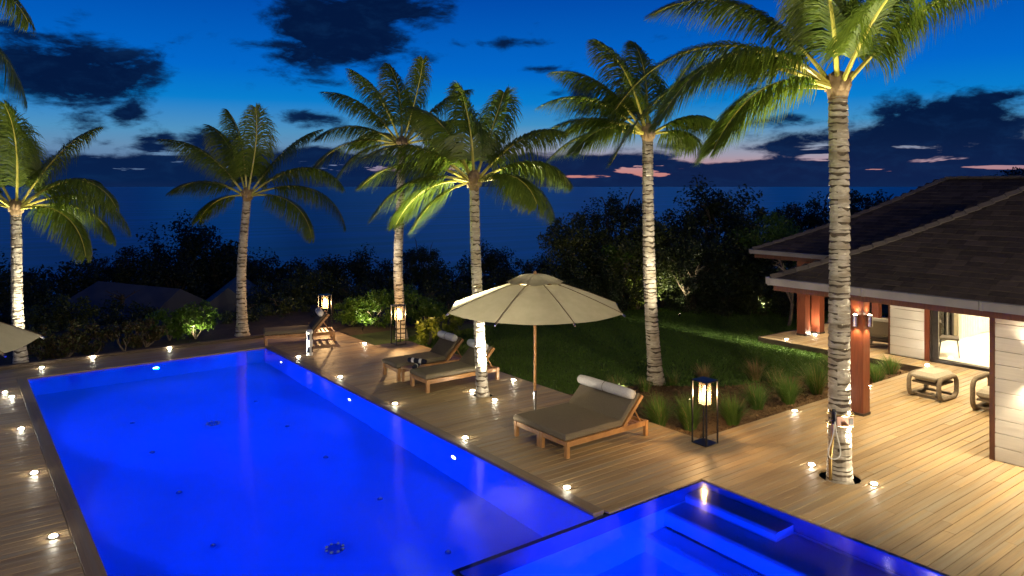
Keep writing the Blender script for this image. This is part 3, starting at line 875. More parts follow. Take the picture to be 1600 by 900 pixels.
# palm behind the lantern at the deck corner
p = W(626, 534, -.17) + FWD * .25; D3 = dep(p)
F3 = [(164, 0, 2.9, .58), (146, .2, 2.8, .46), (126, 0, 2.8, .30), (108, -.2, 2.6, .28), (92, .2, 2.6, .26), (74, -.1, 2.5, .32), (56, .2, 2.7, .4), (38, 0, 2.5, .52), (18, .2, 2.3, .65), (140, .9, 2.5, .5), (70, .9, 2.4, .4), (178, -.4, 2.2, .8)]
palm('tall coconut palm standing behind a lantern at the deck corner', [p, W(622, 420, d=D3), W(625, 330, d=D3), W(628, 232, d=D3)], .15, .12, F3, 3, UPC, (), .09)
# leaning palm past the pool end
p = W(375, 526, -.1) + FWD * .2; D2 = dep(p)
F2 = [(150, .1, 2.4, .5), (124, -.1, 3.0, .30), (108, .2, 2.7, .28), (93, 0, 2.6, .26), (76, -.2, 2.7, .30), (58, .1, 2.9, .40), (40, -.1, 3.3, .52), (24, .2, 3.4, .58), (8, -.2, 2.6, .7), (176, .2, 1.7, .9), (100, .9, 2.4, .4)]
palm('leaning coconut palm at the end of the pool with dark fronds', [p, W(377, 440, d=D2), W(380, 380, d=D2), W(386, 312, d=D2)], .16, .115, F2, 2, UPC, (), .09)
# palm beside the far parasol
p = W(33, 574, -.1); D1 = dep(p)
F1 = [(40, -.1, 3.0, .62), (28, .2, 2.9, .65), (12, -.2, 2.5, .8), (62, .1, 2.7, .45), (80, -.2, 2.6, .35), (95, .2, 2.5, .32), (112, -.1, 2.6, .4), (135, .1, 2.6, .5), (155, -.2, 2.4, .6), (60, .9, 2.4, .5), (120, -.9, 2.3, .5), (20, .8, 2.5, .7)]
palm('coconut palm beside the far parasol, its fronds blown towards the pool', [p, W(27, 480, d=D1), W(26, 400, d=D1), W(25, 334, d=D1)], .14, .115, F1, 1, UPC,
     [(1.75, 20.75, 2100, 75, 'recessed light at the foot of the palm beside the far parasol', 'lights along the hedge kerb')], .09)
# palm just outside the view, one frond reaching in above
p = Vector((-1.55, 12.6, -.03)); D7 = dep(p)
palm('coconut palm on the plain deck side with a frond hanging high', [p, p + UP * 3.2, p + UP * 6.5], .14, .11,
     [(30, 0, 3.2, .5), (15, .3, 3.0, .6), (50, -.2, 3.0, .5), (80, 0, 2.8, .4), (110, .2, 2.8, .4), (140, 0, 2.8, .5), (165, 0, 2.8, .6), (20, -.8, 2.6, .6), (150, .8, 2.6, .6)], 9, UPC,
     [(-1.2, 13.2, 2600, 90, 'recessed light at the foot of the palm on the plain side', 'lights along the plain side of the pool')], .09)

# ------------------------------------------------------------------ houses
WARM = (1.0, .77, .44)
def roof_z(t): return 2.52 + .42 * t + .037 * t * t
def hip_roof(parent, x0, x1, y0, y1, T, mat):
    b = MB(); n = 12; vs = []
    for i in range(n + 1):
        t = T * i / n; z = roof_z(t) - .02
        vs += [(x0 + t, y0 + t, z), (x1 - t, y0 + t, z), (x1 - t, y1 - t, z), (x0 + t, y1 - t, z)]
    fs = [(i * 4 + k, i * 4 + (k + 1) % 4, i * 4 + 4 + (k + 1) % 4, i * 4 + 4 + k) for i in range(n) for k in range(4)]
    b.add(vs, fs); return b.build('roof', mat, parent)
def shingles(parent, x0, y_lo, y_hi, T, n_single, roof):
    """courses of shingles on the slope facing the pool (eave along y at x0)"""
    rnd = random.Random(21); items = []
    t, row = 0.0, 0
    exp = .17
    while t < T - .05:
        sl = math.hypot(1, .42 + .074 * t); dt = exp / sl
        y = y_lo + (.5 * .26 if row % 2 else 0) + rnd.uniform(-.02, .02)
        ymax = y_hi - t - .02
        while y < ymax:
            w = rnd.uniform(.20, .32); y1 = min(y + w, ymax)
            if y1 - y > .05:
                ta, tb = t - .01, min(t + dt * 1.9, T)
                za, zb = roof_z(ta), roof_z(tb)
                lift = .022 + rnd.uniform(0, .010); th = .014
                items.append((x0 + ta, za + lift, x0 + tb, zb + .006, y + .003, y1 - .003, th))
            y = y1
        t += dt; row += 1
    def key(it):
        q = proj((it[0], it[4], it[1]))
        if q is None or not (0 < q[0] < 1640 and 0 < q[1] < 900): return 1e9
        return q[2]
    items.sort(key=key)
    rest = MB()
    for k, (xa, za, xb, zb, ya, yb, th) in enumerate(items):
        b = MB() if k < n_single else rest
        b.add([(xa, ya, za - th), (xa, yb, za - th), (xa, ya, za), (xa, yb, za), (xb, ya, zb), (xb, yb, zb), (xb, ya, zb - th), (xb, yb, zb - th)],
              [(0, 1, 3, 2)[::-1], (2, 3, 5, 4)[::-1], (0, 2, 4, 6)[::-1], (1, 7, 5, 3)[::-1]])
        if k < n_single: b.build('shingle', 'shingle', roof)
    if rest.v: tag(rest.build('shingle_courses', 'shingle', roof), kind='stuff')
def ridge_caps(parent, x0, y1, T, roof, step=.24):
    n = int(T * 1.5 / step)
    for i in range(n):
        ta, tb = T * i / n, T * (i + 1.12) / n
        b = MB(); w = .10
        for_pts = []
        for (t, up) in ((ta, .075), (tb, .05)):
            c = Vector((x0 + t, y1 - t, roof_z(min(t, T)) + up))
            s = Vector((1, 1, 0)).normalized() * w
            for_pts += [c - s - UP * .06, c, c + s - UP * .06]
        b.add(for_pts + [q - UP * .014 for q in for_pts], [(0, 1, 4, 3), (1, 2, 5, 4), (6, 7, 1, 0), (7, 8, 2, 1), (0, 3, 9, 6), (2, 8, 11, 5)])
        b.build('ridge_cap', 'ridge_tile', roof)
def post(parent, x, y, z1, w=.24, z0=0.0):
    b = MB(); b.box(x - w / 2, x + w / 2, y - w / 2, y + w / 2, z0, z1, bev=.012); b.build('post', 'red_wood', parent)
    b = MB(); b.box(x - w / 2 - .012, x + w / 2 + .012, y - w / 2 - .012, y + w / 2 + .012, z0, z0 + .05); b.build('post_shoe', 'frame_metal', parent)
def gutter(parent, x, y0, y1, z0=2.40, z1=2.535, corner=0):
    y = y1
    while y > y0 + .01:
        ya = max(y0, y - 1.85)
        b = MB(); b.box(x - .11, x, ya + .004, y - .004, z0, z1 - .02); b.box(x - .125, x + .004, ya + .004, y - .004, z1 - .018, z1)
        b.box(x - .118, x, y - .05, y - .008, z0 - .006, z1 - .022)
        b.build('gutter', 'gutter_metal', parent); y = ya
def boards(parent, x, y0, y1, z0, z1, h=.215):
    z = z0
    while z < z1 - .02:
        zt = min(z1, z + h)
        b = MB(); b.box(x, x + .025, y0, y1, z + .004, zt - .004, bev=.004); b.build('wall_board', 'white_boards', parent); z = zt
def downlight(parent, x, y, z, power, spot=110, aim=(0, 0, -1), col=WARM):
    b = MB(); b.lathe([(.05, z - .012), (.045, z - .014), (0, z - .014)], 16, c=(x, y, 0)); b.build('downlight', 'warm_lens', parent)
    lamp('downlight_lamp', 'SPOT', (x, y, z - .03), power * 3.6, col, parent, aim, .05, spot, .6)

def near_house():
    t = thing('pavilion_house', 'white boarded house with flared shingle roof, its eave over the deck', 'house')
    X0, Y1, T = 12.70, 8.50, 3.3
    roof = hip_roof(t, X0, 19.3, -7.0, Y1, T, 'shingle')
    shingles(t, X0, -1.5, Y1, T, 290, roof)
    ridge_caps(t, X0, Y1, T, roof)
    gutter(t, X0, -7, Y1 - .01)
    b = MB(); b.box(X0 + .01, 19.2, Y1 - .005, Y1 + .11, 2.40, 2.53); b.build('gutter', 'gutter_metal', t)
    b = MB(); b.box(X0 + .03, X0 + .15, -7, Y1 - .05, 2.285, 2.43); b.build('eave_beam', 'trim_wood', t)
    b = MB(); b.box(X0 + .16, 18.2, Y1 - .2, Y1 - .08, 2.285, 2.43); b.build('eave_beam', 'trim_wood', t)
    b = MB(); b.box(X0 + .16, 18.2, -7, Y1 - .21, 2.39, 2.45); b.build('ceiling', 'trim_wood', t)
    post(t, 13.74, 7.26, 2.39); post(t, 13.72, 7.62, 2.39)
    # body
    b = MB(); b.box(13.13, 18.2, -7, 4.76, -.2, 2.385); b.build('wall', 'plaster', t)
    boards(t, 13.10, -7, 4.755, 0.005, 2.29)
    b = MB(); b.box(13.085, 13.16, 4.757, 4.83, 0, 2.385); b.build('corner_trim', 'trim_wood', t)
    b = MB(); b.box(13.165, 18.2, 4.762, 4.80, 0, 2.385); b.build('side_wall', 'trim_wood', t)
    # wall lamp lights on the boarded wall and lights under the eave
    for (y, pw) in ((4.18, 95), (1.4, 250), (-1.4, 250)):
        wl = MB(); wl.lathe([(.045, -.14), (.05, -.13), (.05, .13), (.045, .14), (.0, .14)], 16, c=(13.02, y, 1.56)); o = wl.build('wall_lamp', 'frame_metal', t)
        br = MB(); br.box(13.05, 13.10, y - .03, y + .03, 1.52, 1.60); br.build('bracket', 'frame_metal', o)
        for s in (-1, 1):
            ln = MB(); ln.lathe([(.04, 0), (0, s * .004)], 12, c=(13.02, y, 1.56 + s * .142)); ln.build('lens', 'warm_lens', o)
            lamp('wall_lamp_light', 'SPOT', (13.02, y, 1.56 + s * .16), pw, (1, .80, .52), t, (-.12, 0, s), .04, 120, .8)
    for (x, y, pw) in ((13.3, 6.5, 38), (15.0, 6.2, 95), (16.8, 6.2, 95), (15.2, 7.7, 60), (17.6, 7.7, 60)):
        downlight(t, x, y, 2.39, pw, 125)
    for (y, pw) in ((5.6, 60), (3.4, 110), (1.0, 230), (-1.2, 260)):
        downlight(t, 12.98, y, 2.39, pw, 140, (-.5, 0, -1))
    # lamps on the corner post
    for (x, y, dx, dy) in ((13.74 - .18, 7.26, -1, 0), (13.74, 7.26 - .18, 0, -1), (13.72 - .18, 7.62, -1, 0)):
        z = 1.78
        wl = MB(); wl.lathe([(.045, -.11), (.05, -.10), (.05, .10), (.045, .11), (0, .11)], 16, c=(x, y, z)); o = wl.build('post_lamp', 'steel', t)
        br = MB(); br.box(min(x, x - dx * .06) - .012, max(x, x - dx * .06) + .012, min(y, y - dy * .06) - .012, max(y, y - dy * .06) + .012, z - .02, z + .02); br.build('bracket', 'steel', o)
        ln = MB(); ln.lathe([(.042, .112), (.02, .125), (0, .128)], 12, c=(x, y, z)); ln.build('lens', 'warm_lens', o)
        lamp('post_lamp_light', 'SPOT', (x, y, z + .14), 11, WARM, t, (-dx * .35, -dy * .35, 1), .03, 110, .7)
        lamp('post_lamp_light', 'SPOT', (x, y, z - .13), 20, WARM, t, (0, 0, -1), .03, 120, .7)
    return t
near_house()

def far_house():
    t = thing('villa_wing', 'far house wing with dark hip roof, glass door and paired posts', 'house')
    X0, Y1, T = 18.0, 12.63, 3.6
    roof = hip_roof(t, X0, 25.2, 0.0, Y1, T, 'shingle')
    shingles(t, X0, 6.5, Y1, T, 0, roof)
    ridge_caps(t, X0, Y1, T, roof, .3)
    for i in range(16):
        b = MB(); y = 9.03 - i * .3; z = roof_z(T)
        b.box(X0 + T - .12, X0 + T + .12, y - .31, y, z - .02, z + .05 + .01 * (i % 2), bev=.03); b.build('ridge_cap', 'ridge_tile', roof)
    gutter(t, X0, 8.0, Y1 - .01, 2.42, 2.53)
    b = MB(); b.box(X0 + .01, 25.2, Y1, Y1 + .11, 2.42, 2.53); b.build('gutter', 'gutter_metal', t)
    b = MB(); b.box(X0 + .05, X0 + .15, 8.3, Y1 - .05, 2.30, 2.44); b.build('eave_beam', 'trim_wood', t)
    b = MB(); b.box(18.22, 25.0, 2.0, Y1 - .06, 2.40, 2.46); b.build('ceiling', 'trim_wood', t)
    post(t, 19.72, 12.10, 2.40, .26); post(t, 20.33, 12.02, 2.40, .26); post(t, 21.75, 11.0, 2.40, .2)
    for y in (9.6, 11.6): downlight(t, 18.12, y, 2.418, 3000, 155, (-2.0, .5, -1), col=(1, .88, .6))  # extra lamps added under the eave, aimed outward to brighten the lawn
    # wall with boards, door opening from 5.0 to 8.35
    b = MB(); b.box(19.285, 19.50, 8.52, 9.42, 0, 2.40); b.build('wall', 'plaster', t)
    boards(t, 19.25, 8.545, 9.39, .01, 2.38, .235)
    b = MB(); b.box(19.235, 19.505, 9.393, 9.43, 0, 2.40); b.build('corner_trim', 'trim_wood', t)
    b = MB(); b.box(19.235, 19.505, 8.43, 8.543, 0, 2.40); b.build('door_post', 'red_wood', t)
    b = MB(); b.box(19.285, 19.50, 2.0, 5.0, 0, 2.40); b.build('wall', 'plaster', t)
    b = MB(); b.box(19.285, 19.50, 5.0, 8.43, 2.15, 2.40); b.build('wall', 'plaster', t)
    # sliding door: track, frames, pane
    d = MB(); d.box(19.27, 19.47, 5.0, 8.40, 0.002, .055); d.box(19.27, 19.47, 8.40, 8.428, 0.002, 2.15); d.box(19.27, 19.47, 5.0, 8.40, 2.10, 2.148)
    fr = d.build('door_frame', 'frame_metal', t)
    b = MB(); b.box(19.33, 19.38, 8.26, 8.395, .06, 2.09); b.build('sash', 'frame_metal', fr)
    b = MB(); b.box(19.35, 19.358, 7.1, 8.255, .06, 2.09); b.build('pane', 'clear_glass', fr)
    # room
    b = MB(); b.box(19.505, 25.0, 5.0, 9.4, -.05, .03); b.build('room_floor', 'cream_floor', t)
    b = MB(); b.box(19.505, 25.0, 9.32, 9.40, .032, 2.39); b.build('room_wall', 'plaster', t)
    b = MB(); b.box(24.95, 25.05, 5.0, 9.31, .032, 2.39); b.build('room_wall', 'plaster', t)
    b = MB(); b.box(19.505, 24.94, 4.94, 4.998, .0, 2.39); b.build('room_wall', 'plaster', t)
    b = MB(); b.box(19.52, 24.94, 5.01, 9.30, 2.34, 2.392); b.build('room_ceiling', 'plaster', t)
    # inner dark framed glazing and long curtains
    for x in (20.3, 21.35, 22.05, 22.42):
        b = MB(); b.box(x, x + .10, 9.20, 9.28, .035, 2.3); b.build('inner_frame', 'frame_metal', t)
    b = MB(); b.box(20.3, 22.52, 9.19, 9.29, .035, .12); b.build('inner_frame', 'frame_metal', t)
    b = MB(); b.box(20.4, 22.42, 9.236, 9.244, .12, 2.3); b.build('inner_pane', 'clear_glass', t)
    def curtain(y0, y1, x, n):   # hangs along the side wall
        b = MB(); m = n * 12; vs = []
        for i in range(m + 1):
            y = y0 + (y1 - y0) * i / m; dx = .05 * math.sin(2 * math.pi * n * i / m) + .02 * math.sin(5.1 * i / m)
            vs += [(y, x + dx, .05), (y, x + dx * .7, 2.32)]
        b.add(vs, [(2 * i, 2 * i + 2, 2 * i + 3, 2 * i + 1) for i in range(m)]); b.build('curtain', 'curtain_cloth', t, smooth=True)
    curtain(22.5, 23.5, 9.05, 7); curtain(23.55, 24.9, 9.02, 8)
    for (x, y, pw) in ((20.8, 7.2, 280), (22.6, 6.4, 400), (23.4, 8.0, 240)): downlight(t, x, y, 2.34, pw, 150, col=(1, .83, .58))
    for (x, y, pw) in ((19.05, 9.0, 46), (19.0, 10.8, 75), (20.6, 10.6, 95), (22.6, 10.6, 80), (19.0, 7.6, 60)): downlight(t, x, y, 2.40, pw, 110, col=(1, .78, .48))
far_house()
for (px, py, w, z) in ((1229, 531, 'at the raised terrace edge above the lawn', 0), (1449, 571, 'where the terrace meets the mulch corner', 0), (1357, 604, 'behind the house corner post', 0), (1242, 643, 'where deck and mulch bed meet', 0)):
    q = W(px, py); deck_light(q.x, q.y, 'recessed light ' + w, 'lights by the houses', 30)
deck_light(19.98, 11.90, 'recessed light between the paired posts of the far wing', 'lights by the houses', 140, (0, .25, 1), 120)

# dining chair inside the room
def room_chair():
    t = thing('dining_chair', 'dark dining chair seen through the glass door', 'chair', (20.15, 8.35, .03), .4)
    b = MB(); b.box(-.23, .23, -.22, .22, .42, .47, bev=.02); b.build('seat', 'dark_fabric', t)
    b = MB(); b.box(-.23, .23, .17, .23, .5, .86, bev=.025); b.build('backrest', 'dark_fabric', t)
    for sx in (-1, 1):
        for sy in (-1, 1):
            b = MB(); b.tube([(sx * .19, sy * .18, .42), (sx * .23, sy * .22, 0)], [.018, .011], 6); b.build('leg', 'dark_metal', t)
room_chair()

# ------------------------------------------------------------------ main villa behind the pool end, its balcony lamps lit
def main_villa():
    t = thing('main_villa', 'plastered villa with a balcony and lit lamps overlooking the pool end', 'house', (0, -4, 0))
    b = MB(); b.box(-9, 12, -.3, 0, 0, 6.4); b.build('wall', 'plaster', t)
    b = MB(); b.box(-9.5, 12.5, -.5, 1.1, 6.405, 6.55); b.build('eave', 'trim_wood', t)
    b = MB(); b.box(-6, 8, .002, 4.6, 2.5, 2.68); b.build('balcony_floor', 'deck_wood', t)
    for x in (-5.8, 7.8):
        b = MB(); b.box(x - .12, x + .12, 4.3, 4.54, 0, 2.498); b.build('balcony_post', 'red_wood', t)
    for x in (-4.5, 1.0, 6.5):
        o = MB().lathe([(.07, -.12), (.09, -.1), (.09, .1), (.07, .12)], 16, c=(x, .14, 5.55)).build('wall_lamp', 'frame_metal', t)
        MB().box(x - .03, x + .03, .002, .06, 5.5, 5.6).build('bracket', 'frame_metal', o)
        MB().lathe([(.065, 0), (.03, -.02), (0, -.024)], 14, c=(x, .14, 5.43)).build('lens', 'warm_lens', o)
        lamp('villa_lamp', 'SPOT', (x, .24, 5.42), 2000, (1, .83, .56), t, (.25, 1, -.32), .10, 120, .8)
main_villa()

# ------------------------------------------------------------------ lanterns
def lantern(x, y, label, power=26, z=0.004):
    t = thing('floor_lantern', label, 'lantern', (x, y, z), 0, 'black floor lanterns on the deck')
    s, h = .145, 1.06
    for sx in (-1, 1):
        for sy in (-1, 1):
            b = MB(); b.box(sx * s - .011, sx * s + .011, sy * s - .011, sy * s + .011, .012, h - .022); b.build('upright', 'dark_metal', t)
    b = MB(); b.box(-s - .012, s + .012, -s - .012, s + .012, 0, .014, bev=.004); b.build('base_plate', 'dark_metal', t)
    b = MB(); b.box(-s - .012, s + .012, -s - .012, s + .012, h - .022, h, bev=.004); b.build('top_plate', 'dark_metal', t)
    b = MB(); b.lathe([(.10, h - .40), (.10, h - .03)], 24); 
    b.f = [f for f in b.f if len(f) == 4]; b.m = [0] * len(b.f)
    b.build('glass', 'lamp_glass', t, smooth=True)
    b = MB(); b.lathe([(.104, h - .405), (.104, h - .395), (.09, h - .395), (.09, h - .405)], 24); b.build('glass_rim', 'dark_metal', t)
    b = MB(); b.lathe([(.022, h - .03), (.022, h - .10), (.012, h - .11)], 12); o = b.build('socket', 'brass', t)
    b = MB(); b.lathe([(.012, h - .11), (.03, h - .16), (.034, h - .20), (.02, h - .235), (0, h - .24)], 14); b.build('bulb', 'bulb', t, smooth=True)
    lamp('lantern_light', 'POINT', (0, 0, h - .275), power, (1, .60, .26), t, None, .035)
c = W(1103, 697); lantern(c.x + .10, c.y + .10, 'black floor lantern beside the mulch bed and double sunbed', 85)
c = W(624, 538); lantern(c.x, c.y + .05, 'black floor lantern in front of a palm trunk at the deck corner', 120)
c = W(508, 515); lantern(c.x - .05, c.y - .1, 'black floor lantern behind the lone lounger at the pool end', 120)

# ------------------------------------------------------------------ loungers
def rolled(b, p0, p1, r, mi=0, bands=None):
    """rolled towel between two points with slightly soft ends"""
    p0, p1 = Vector(p0), Vector(p1); n = 14; pts, rad = [], []
    for i in range(n + 1):
        t = i / n; pts.append(p0.lerp(p1, t)); rad.append(r * (1 - .16 * (abs(t - .5) * 2) ** 10) * (1 - .05 * math.exp(-((t - .5) / .05) ** 2)))
    if bands is None: b.tube(pts, rad, 18, mi)
    else:
        for (a, c, k) in bands:
            i0, i1 = round(a * n), round(c * n); b.tube(pts[i0:i1 + 1], rad[i0:i1 + 1], 18, k, caps=True)

def lounger(label, loc, rotz, group, width=.70, double=False, pillow=True, back_ang=45):
    """feet end at local x = 0, head at +x; y across"""
    t = thing('double_sunbed' if double else 'sun_lounger', label, 'sunbed' if double else 'lounger', loc, rotz, group)
    Ln, w = 1.86, width
    lw = .065
    for x in (.0, Ln - lw):
        for y in ([0, w - lw] if not double else [0, w / 2 - lw - .004, w / 2 + .004, w - lw]):
            b = MB(); b.box(x, x + lw, y, y + lw, 0, .265, bev=.004); b.build('leg', 'teak', t)
    for y in ([(.008, .04), (w - .04, w - .008)]):
        b = MB(); b.box(lw, Ln - lw, y[0], y[1], .175, .262, bev=.004); b.build('side_rail', 'teak', t)
    for x in ((.012, .045), (Ln - .045, Ln - .012)):
        ys = [(lw, w - lw)] if not double else [(lw, w / 2 - lw - .004), (w / 2 + lw + .004, w - lw)]
        for (a, c) in ys:
            b = MB(); b.box(x[0], x[1], a, c, .18, .26, bev=.004); b.build('end_rail', 'teak', t)
    k = 0; x = .10
    while x < Ln - .15:
        b = MB(); b.box(x, x + .06, .045, w - .045, .232, .252); b.build('slat', 'teak', t); x += .11
    hx = 1.27
    b = MB(); b.box(-.02, hx - .03, .012, w - .012, .268, .375, bev=.028); b.build('mattress', 'taupe_fabric', t, smooth=False)
    M = Matrix.Translation((hx, 0, .285)) @ Matrix.Rotation(-math.radians(back_ang), 4, 'Y')
    bl = .60
    b = MB(); b.box(-.03, bl, .014, w - .014, .012, .10, bev=.026, M=M); b.build('back_cushion', 'dark_fabric' if not double else 'taupe_fabric', t)
    b = MB(); b.box(0, bl + .02, .0, .05, -.05, .008, M=M); b.box(0, bl + .02, w - .05, w, -.05, .008, M=M)
    for i in range(5): b.box(.06 + i * .12, .12 + i * .12, .052, w - .052, -.035, -.012, M=M)
    b.build('backrest_frame', 'teak', t)
    top = M @ Vector((bl * .62, 0, -.03))
    for y in (.07, w - .07):
        b = MB(); b.tube([(top.x, y, top.z), (Ln - .12, y, .245)], .013, 6); b.build('prop', 'teak', t)
    if pillow:
        b = MB(); c = M @ Vector((bl - .10, 0, .165)); rolled(b, (c.x, .03, c.z), (c.x, w - .03, c.z), .088); o = b.build('towel_roll', 'towel_white', t, smooth=True)
        b = MB(); b.tube([(c.x + .090 * math.cos(a), w * .5, c.z + .090 * math.sin(a)) for a in [i * 2 * math.pi / 20 for i in range(20)]], .004, 5, closed=True); b.build('tie_cord', 'rope', o)
    return t
lounger('wide double sunbed with taupe mattress and white towel roll by a parasol', (7.76, 8.83, .003), 0, None, 1.38, True)
lounger('teak lounger with white towel roll beside the palm in the deck', (7.92, 13.40, .003), 0, 'teak loungers', .70)
lounger('teak lounger with white towel roll nearer the lantern at the deck corner', (7.90, 14.62, .003), 0, 'teak loungers', .72)
lounger('lone teak lounger at the far end of the pool', (6.78, 19.98, .003), math.radians(-16), 'teak loungers', .70, pillow=True, back_ang=50)

def side_table():
    t = thing('side_table', 'small low teak table squeezed between the two loungers', 'table', (7.95, 14.13, .003))
    for x in (0, .39):
        for y in (0, .37):
            b = MB(); b.box(x, x + .05, y, y + .05, 0, .30, bev=.004); b.build('leg', 'teak', t)
    for i in range(6):
        b = MB(); b.box(-.01, .45, -.01 + i * .074, .058 + i * .074, .302, .325, bev=.004); b.build('slat', 'teak', t)
side_table()
def towels():
    z = .335
    specs = [(Vector((8.02, 14.12, z + .05)), Vector((8.32, 14.40, z + .05)), 'navy and white rolled towel lying underneath another on the table'),
             (Vector((8.06, 14.44, z + .155)), Vector((8.28, 14.06, z + .145)), 'white and navy rolled towel lying across another on the table')]
    for (a, c, lab) in specs:
        b = MB(); mid = (a + c) / 2
        rolled(b, a - mid, c - mid, .052, 0, [(0, .22, 1), (.22, .36, 0), (.36, .64, 1), (.64, .78, 0), (.78, 1, 1)])
        # half of the roll is white cloth, striped the long way
        o = b.build('rolled_towel', ['towel_white', 'towel_navy'], None, smooth=True, loc=mid); tag(o, lab, 'towel', 'striped towels on the table')
towels()

def bollard(x, y, label):
    t = thing('pool_bollard', label, 'bollard', (x, y, .004), .3, 'white posts by the pool')
    b = MB(); b.lathe([(.085, 0), (.085, .05), (.078, .06), (.078, .56), (.085, .57), (.085, .61), (.06, .64), (0, .645)], 24); b.build('body', 'plastic_white', t, smooth=False)
    for z0 in (.08, .40):
        for k in range(4):
            a = k * math.pi / 2 + .5
            pts = []
            b = MB(); vs = []
            for j in range(6):
                aa = a - .42 + .84 * j / 5
                vs += [(.0815 * math.cos(aa), .0815 * math.sin(aa), z0), (.0815 * math.cos(aa), .0815 * math.sin(aa), z0 + .14)]
            b.add(vs, [(2 * j, 2 * j + 2, 2 * j + 3, 2 * j + 1) for j in range(5)]); b.build('dark_window', 'black_glass', t)
bollard(7.32, 18.22, 'short white post with dark windows standing by the lone lounger')
bollard(.62, 18.55, 'short white post with dark windows standing below the far parasol')

# ------------------------------------------------------------------ parasols
def parasol(label, x, y, rotz, R, top, rim, group, base=True):
    t = thing('parasol', label, 'parasol', (x, y, .003), rotz, group)
    n = 8; b = MB(); rings = 9; sub = 8; vs = []
    def zprof(u): return top - (top - rim) * (u ** 1.25)
    for i in range(rings + 1):
        u = .24 + .76 * i / rings
        for k in range(n):
            for j in range(sub):
                a0, a1 = 2 * math.pi * k / n, 2 * math.pi * (k + 1) / n
                s = j / sub
                px = (1 - s) * math.cos(a0) + s * math.cos(a1); py = (1 - s) * math.sin(a0) + s * math.sin(a1)
                sag = -.035 * math.sin(math.pi * s) * u
                vs.append((R * u * px, R * u * py, zprof(u) + sag))
    m = n * sub
    fs = [(i * m + k, i * m + (k + 1) % m, (i + 1) * m + (k + 1) % m, (i + 1) * m + k) for i in range(rings) for k in range(m)]
    b.add(vs, fs); can = b.build('canopy', 'canvas', t, smooth=True)
    # raised vent cap, ruffled by the wind
    b = MB(); vs = []; rr = 6
    for i in range(rr + 1):
        u = i / rr
        for k in range(48):
            a = 2 * math.pi * k / 48
            rad = .31 * R * u * (1 + .03 * math.sin(8 * a) * u)
            vs.append((rad * math.cos(a), rad * math.sin(a), top + .07 - (top - rim) * .26 * u ** 1.9 + .018 * u * math.sin(7 * a + 1) + .008 * u * math.sin(17 * a)))
    b.add(vs, [(i * 48 + k, i * 48 + (k + 1) % 48, (i + 1) * 48 + (k + 1) % 48, (i + 1) * 48 + k) for i in range(rr) for k in range(48)])
    b.build('vent_cap', 'canvas', can, smooth=True)
    for k in range(n):
        a = 2 * math.pi * k / n
        pts = [(R * u * math.cos(a), R * u * math.sin(a), zprof(u) - .022) for u in [.03 + .97 * i / 6 for i in range(7)]]
        b = MB(); b.tube(pts, .016, 6); o = b.build('rib', 'teak', t)
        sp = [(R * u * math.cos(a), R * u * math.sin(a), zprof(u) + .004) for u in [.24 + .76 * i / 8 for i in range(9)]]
        b = MB(); b.tube(sp, .0055, 5); b.build('rib_shadow', 'rib_shadow_brown', can)  # brown strips paint the ribs' dark shadow lines onto the canopy
        b = MB(); b.tube([(R * .985 * math.cos(a), R * .985 * math.sin(a), rim - .01), (R * 1.02 * math.cos(a), R * 1.02 * math.sin(a), rim - .045)], [.018, .014], 8); b.build('rib_tip', 'steel', o)
        b = MB(); b.tube([(.05 * math.cos(a), .05 * math.sin(a), rim - .25), (R * .5 * math.cos(a), R * .5 * math.sin(a), zprof(.5) - .04)], .011, 6); b.build('strut', 'teak', o)
    b = MB(); b.lathe([(.045, rim - .30), (.05, rim - .29), (.05, rim - .2), (.035, rim - .18)], 12); b.build('runner', 'teak', t)
    b = MB(); b.lathe([(.026, .32), (.026, top + .03)], 14); b.build('pole', 'teak', t, smooth=True)
    b = MB(); b.lathe([(.02, top + .03), (.035, top + .085), (.03, top + .11), (0, top + .13)], 12); b.build('finial', 'teak', t, smooth=True)
    b = MB(); b.lathe([(.034, .05), (.034, .42), (.028, .43)], 14); b.build('sleeve', 'steel', t)
    b = MB(); b.lathe([(.09, 0), (.09, .012), (.04, .02), (.036, .06)], 20); b.build('base_flange', 'steel', t)
    b = MB(); b.tube([(-.06, .02, rim - .2), (-.085, .03, 1.2), (-.09, .03, .62)], .006, 5); b.build('pull_cord', 'rope', t)
    return t
CAMANG = math.atan2(-CY, -SY)
c = W(836, 646); parasol('open cream parasol with a ruffled vent cap beside the double sunbed', c.x, c.y, math.atan2(-c.y, -c.x) + math.pi / 8, 1.72, 2.57, 2.0, 'cream parasols')
q = W(-150, 570, d=11.0); parasol('cream parasol on the plain side of the pool near a palm', q.x, q.y, math.atan2(-q.y, -q.x) + math.radians(85), 1.72, 2.60, 1.90, 'cream parasols')

# ------------------------------------------------------------------ rope ottoman and lounge chairs
def rounded_loop(w, h, r, n=6):
    pts = []
    for (cx, cz, a0) in ((w / 2 - r, h - r, 0), (-w / 2 + r, h - r, 90), (-w / 2 + r, r, 180), (w / 2 - r, r, 270)):
        for i in range(n + 1):
            a = math.radians(a0 + 90 * i / n); pts.append((cx + r * math.cos(a), cz + r * math.sin(a)))
    return pts
def ottoman(label, loc, rotz):
    t = thing('rope_ottoman', label, 'ottoman', loc, rotz)
    for y in (-.30, .30):
        b = MB(); b.tube([(x, y, z + .03) for (x, z) in rounded_loop(.68, .42, .14)], .045, 10, closed=True); b.build('side_frame', 'rope', t, smooth=True)
    for x in (-.24, .24):
        b = MB(); b.tube([(x, -.28, .07), (x, .28, .07)], .026, 8); b.build('stretcher', 'rope', t)
    b = MB(); b.box(-.30, .30, -.262, .262, .29, .335, bev=.01); b.build('seat_panel', 'rope', t)
    b = MB(); b.box(-.36, .36, -.25, .25, .36, .535, bev=.07); b.build('cushion', 'cushion', t)
